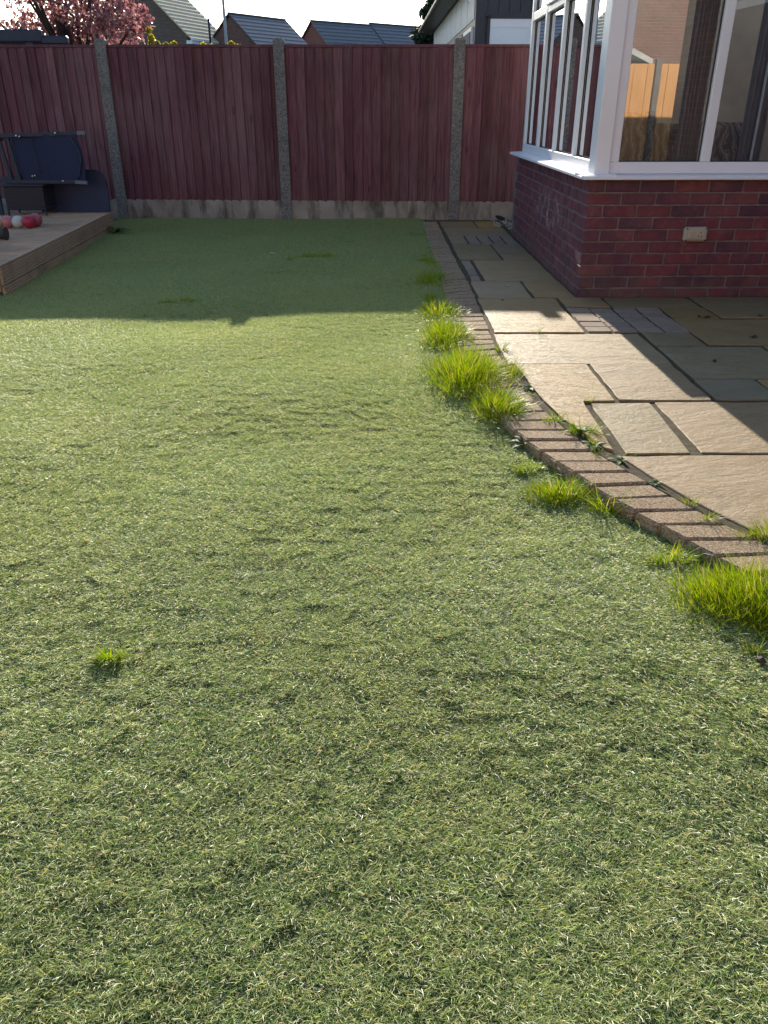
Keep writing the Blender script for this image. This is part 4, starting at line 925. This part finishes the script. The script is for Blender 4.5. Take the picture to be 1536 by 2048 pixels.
def limbs(m, base, tips, r0):
    for (tx, ty, tz) in tips:
        p0 = Vector(base); p1 = Vector((tx, ty, tz)); mid = p0.lerp(p1, .5) + Vector((random.uniform(-.1, .1), random.uniform(-.1, .1), .1))
        m.tube([p0, mid, p1], [r0, r0 * .6, r0 * .22], 7)
tr = empty('plum_tree', (-4.75, 14.2, -.2)); tag(tr, 'pink-leaved ornamental plum tree beyond the fence', 'tree')
m = MB(); m.tube([(0, 0, 0), (.03, 0, .8), (0, 0, 1.5)], [.10, .085, .075], 10); rp = random.Random(21); tips = []
cl = []
for k in range(80):
    an = rp.uniform(0, 6.28); rr_ = 1.7 * rp.random() ** .55; zz = 1.7 + 2.5 * rp.random() ** 1.3; rr_ *= (1.0 if zz < 3.2 else .75)
    x, y = math.cos(an) * rr_ * 1.05 - .35, math.sin(an) * rr_ * .8; cl.append((x, y, zz, rp.uniform(.20, .38), .9))
    if k < 20: tips.append((x, y, zz))
limbs(m, (0, 0, 1.4), tips, .045); m.build('trunk', M['bark'], tr)
leaf_cloud('crown', cl, 330, .045, M['plum'], tr, 31)
def shrub(x, y, tops, lab, seed):
    s = empty('golden_shrub', (x, y, -.2)); tag(s, lab, 'shrub', 'golden shrubs beyond the fence'); m = MB(); cl = []; r_ = random.Random(seed)
    for (dx, zt, w) in tops:
        m.tube([(dx * .3, 0, 0), (dx * .7, 0, zt * .6), (dx, 0, zt)], [.02, .012, .005], 6)
        for k in range(5): cl.append((dx + r_.uniform(-.5, .5) * w, r_.uniform(-.08, .08), zt - .05 - k * .09, w * (.35 + .12 * k), 1.0))
    m.build('stems', M['bark'], s); leaf_cloud('foliage', cl, 70, .042, M['shrub'], s, seed, 1.3)
shrub(-3.15, 13, [(-.17, 2.36, .10), (-.08, 2.20, .10), (.06, 2.17, .10), (.13, 2.20, .09)], 'tallest golden shrub tip showing above the fence beneath the plum tree', 5)
shrub(-2.3, 13, [(-.30, 2.17, .12), (-.12, 2.15, .12), (.10, 2.18, .12), (.25, 2.14, .12)], 'low golden shrub just topping the fence in front of the tan roof', 6)
cf = empty('conifer', (1.62, 30, -.2)); tag(cf, 'dark narrow conifer standing beside the clad building', 'tree')
m = MB(); m.tube([(0, 0, 0), (0, 0, 6.4)], [.16, .02], 8); m.build('trunk', M['bark'], cf)
cl = [(math.cos(k * 2.4) * (.60 - .075 * z_), math.sin(k * 2.4) * (.60 - .075 * z_), z_ + .2, .34 - .03 * z_, .75) for k, z_ in enumerate(np.linspace(.6, 6.2, 44))]
leaf_cloud('crown', cl, 170, .08, M['conifer'], cf, 41, 2.2)
bs = empty('dark_bush', (1.02, 29, -.2)); tag(bs, 'dark rounded bush between the grey roof and the conifer', 'bush')
m = MB(); m.tube([(0, 0, 0), (0, 0, 2.6)], [.07, .03], 7); m.build('trunk', M['bark'], bs); rp = random.Random(4)
leaf_cloud('crown', [(rp.uniform(-.4, .5), rp.uniform(-.3, .3), rp.uniform(2.1, 3.5), .26, .8) for k in range(18)], 150, .08, M['conifer'], bs, 43, 1.8)
pg = empty('pergola', (-5.6, 12, -.2)); tag(pg, 'dark pergola beam showing over the fence under the pink tree', 'pergola')
m = MB(); m.box(-2.2, 1.18, -.07, .07, 2.09, 2.235, .02); m.build('beam', M['chair_metal'], pg)
m = MB(); m.box(.6, 1.5, -.05, .05, 2.07, 2.17, .02); m.build('beam', M['chair_metal'], pg)
for x in (-2.1, 1.0): m = MB(); m.box(x - .05, x + .05, -.05, .05, 0, 2.09); m.build('post', M['chair_metal'], pg)

# ------------------------------------------------------------------ behind the viewer: what the front windows mirror
bfn = empty('cedar_fence', (0, -4.6, -.2)); tag(bfn, 'sunlit orange cedar fence mirrored in the front window', 'fence')
for k in range(-4, 8):
    m = MB()
    for j in range(14): m.box(k * 1.9 + .06 + j * .127, k * 1.9 + .06 + j * .127 + .122, 0, .018 + .008 * (j % 2), 0, 2.05)
    m.build('panel', M['cedar'], bfn); m = MB(); m.box(k * 1.9 - .05, k * 1.9 + .05, -.03, .07, 0, 2.12); m.build('post', M['post'], bfn)
shd = empty('shed', (4.6, -7.5, -.2)); tag(shd, 'pale shed with felted roof mirrored in the front window', 'shed')
m = MB(); m.box(-1.4, 1.4, -1.2, 1.2, 0, 2.1); m.build('wall', M['pale_clad'], shd)
m = MB(); m.prism([(-1.6, 2.1), (0, 2.75), (1.6, 2.1), (1.6, 2.2), (0, 2.87), (-1.6, 2.2)], lambda p: (p[0], -1.35, p[1]), lambda p: (p[0], 1.35, p[1])); m.build('roof', M['felt'], shd)
house('house', 'brick house with tan tiled roof mirrored in the front window', (14.0, -17, 7.6), (-1, 0.03), 22, 4.0, R(36), 'farbrick_red', 'roof_tan', 14, True)
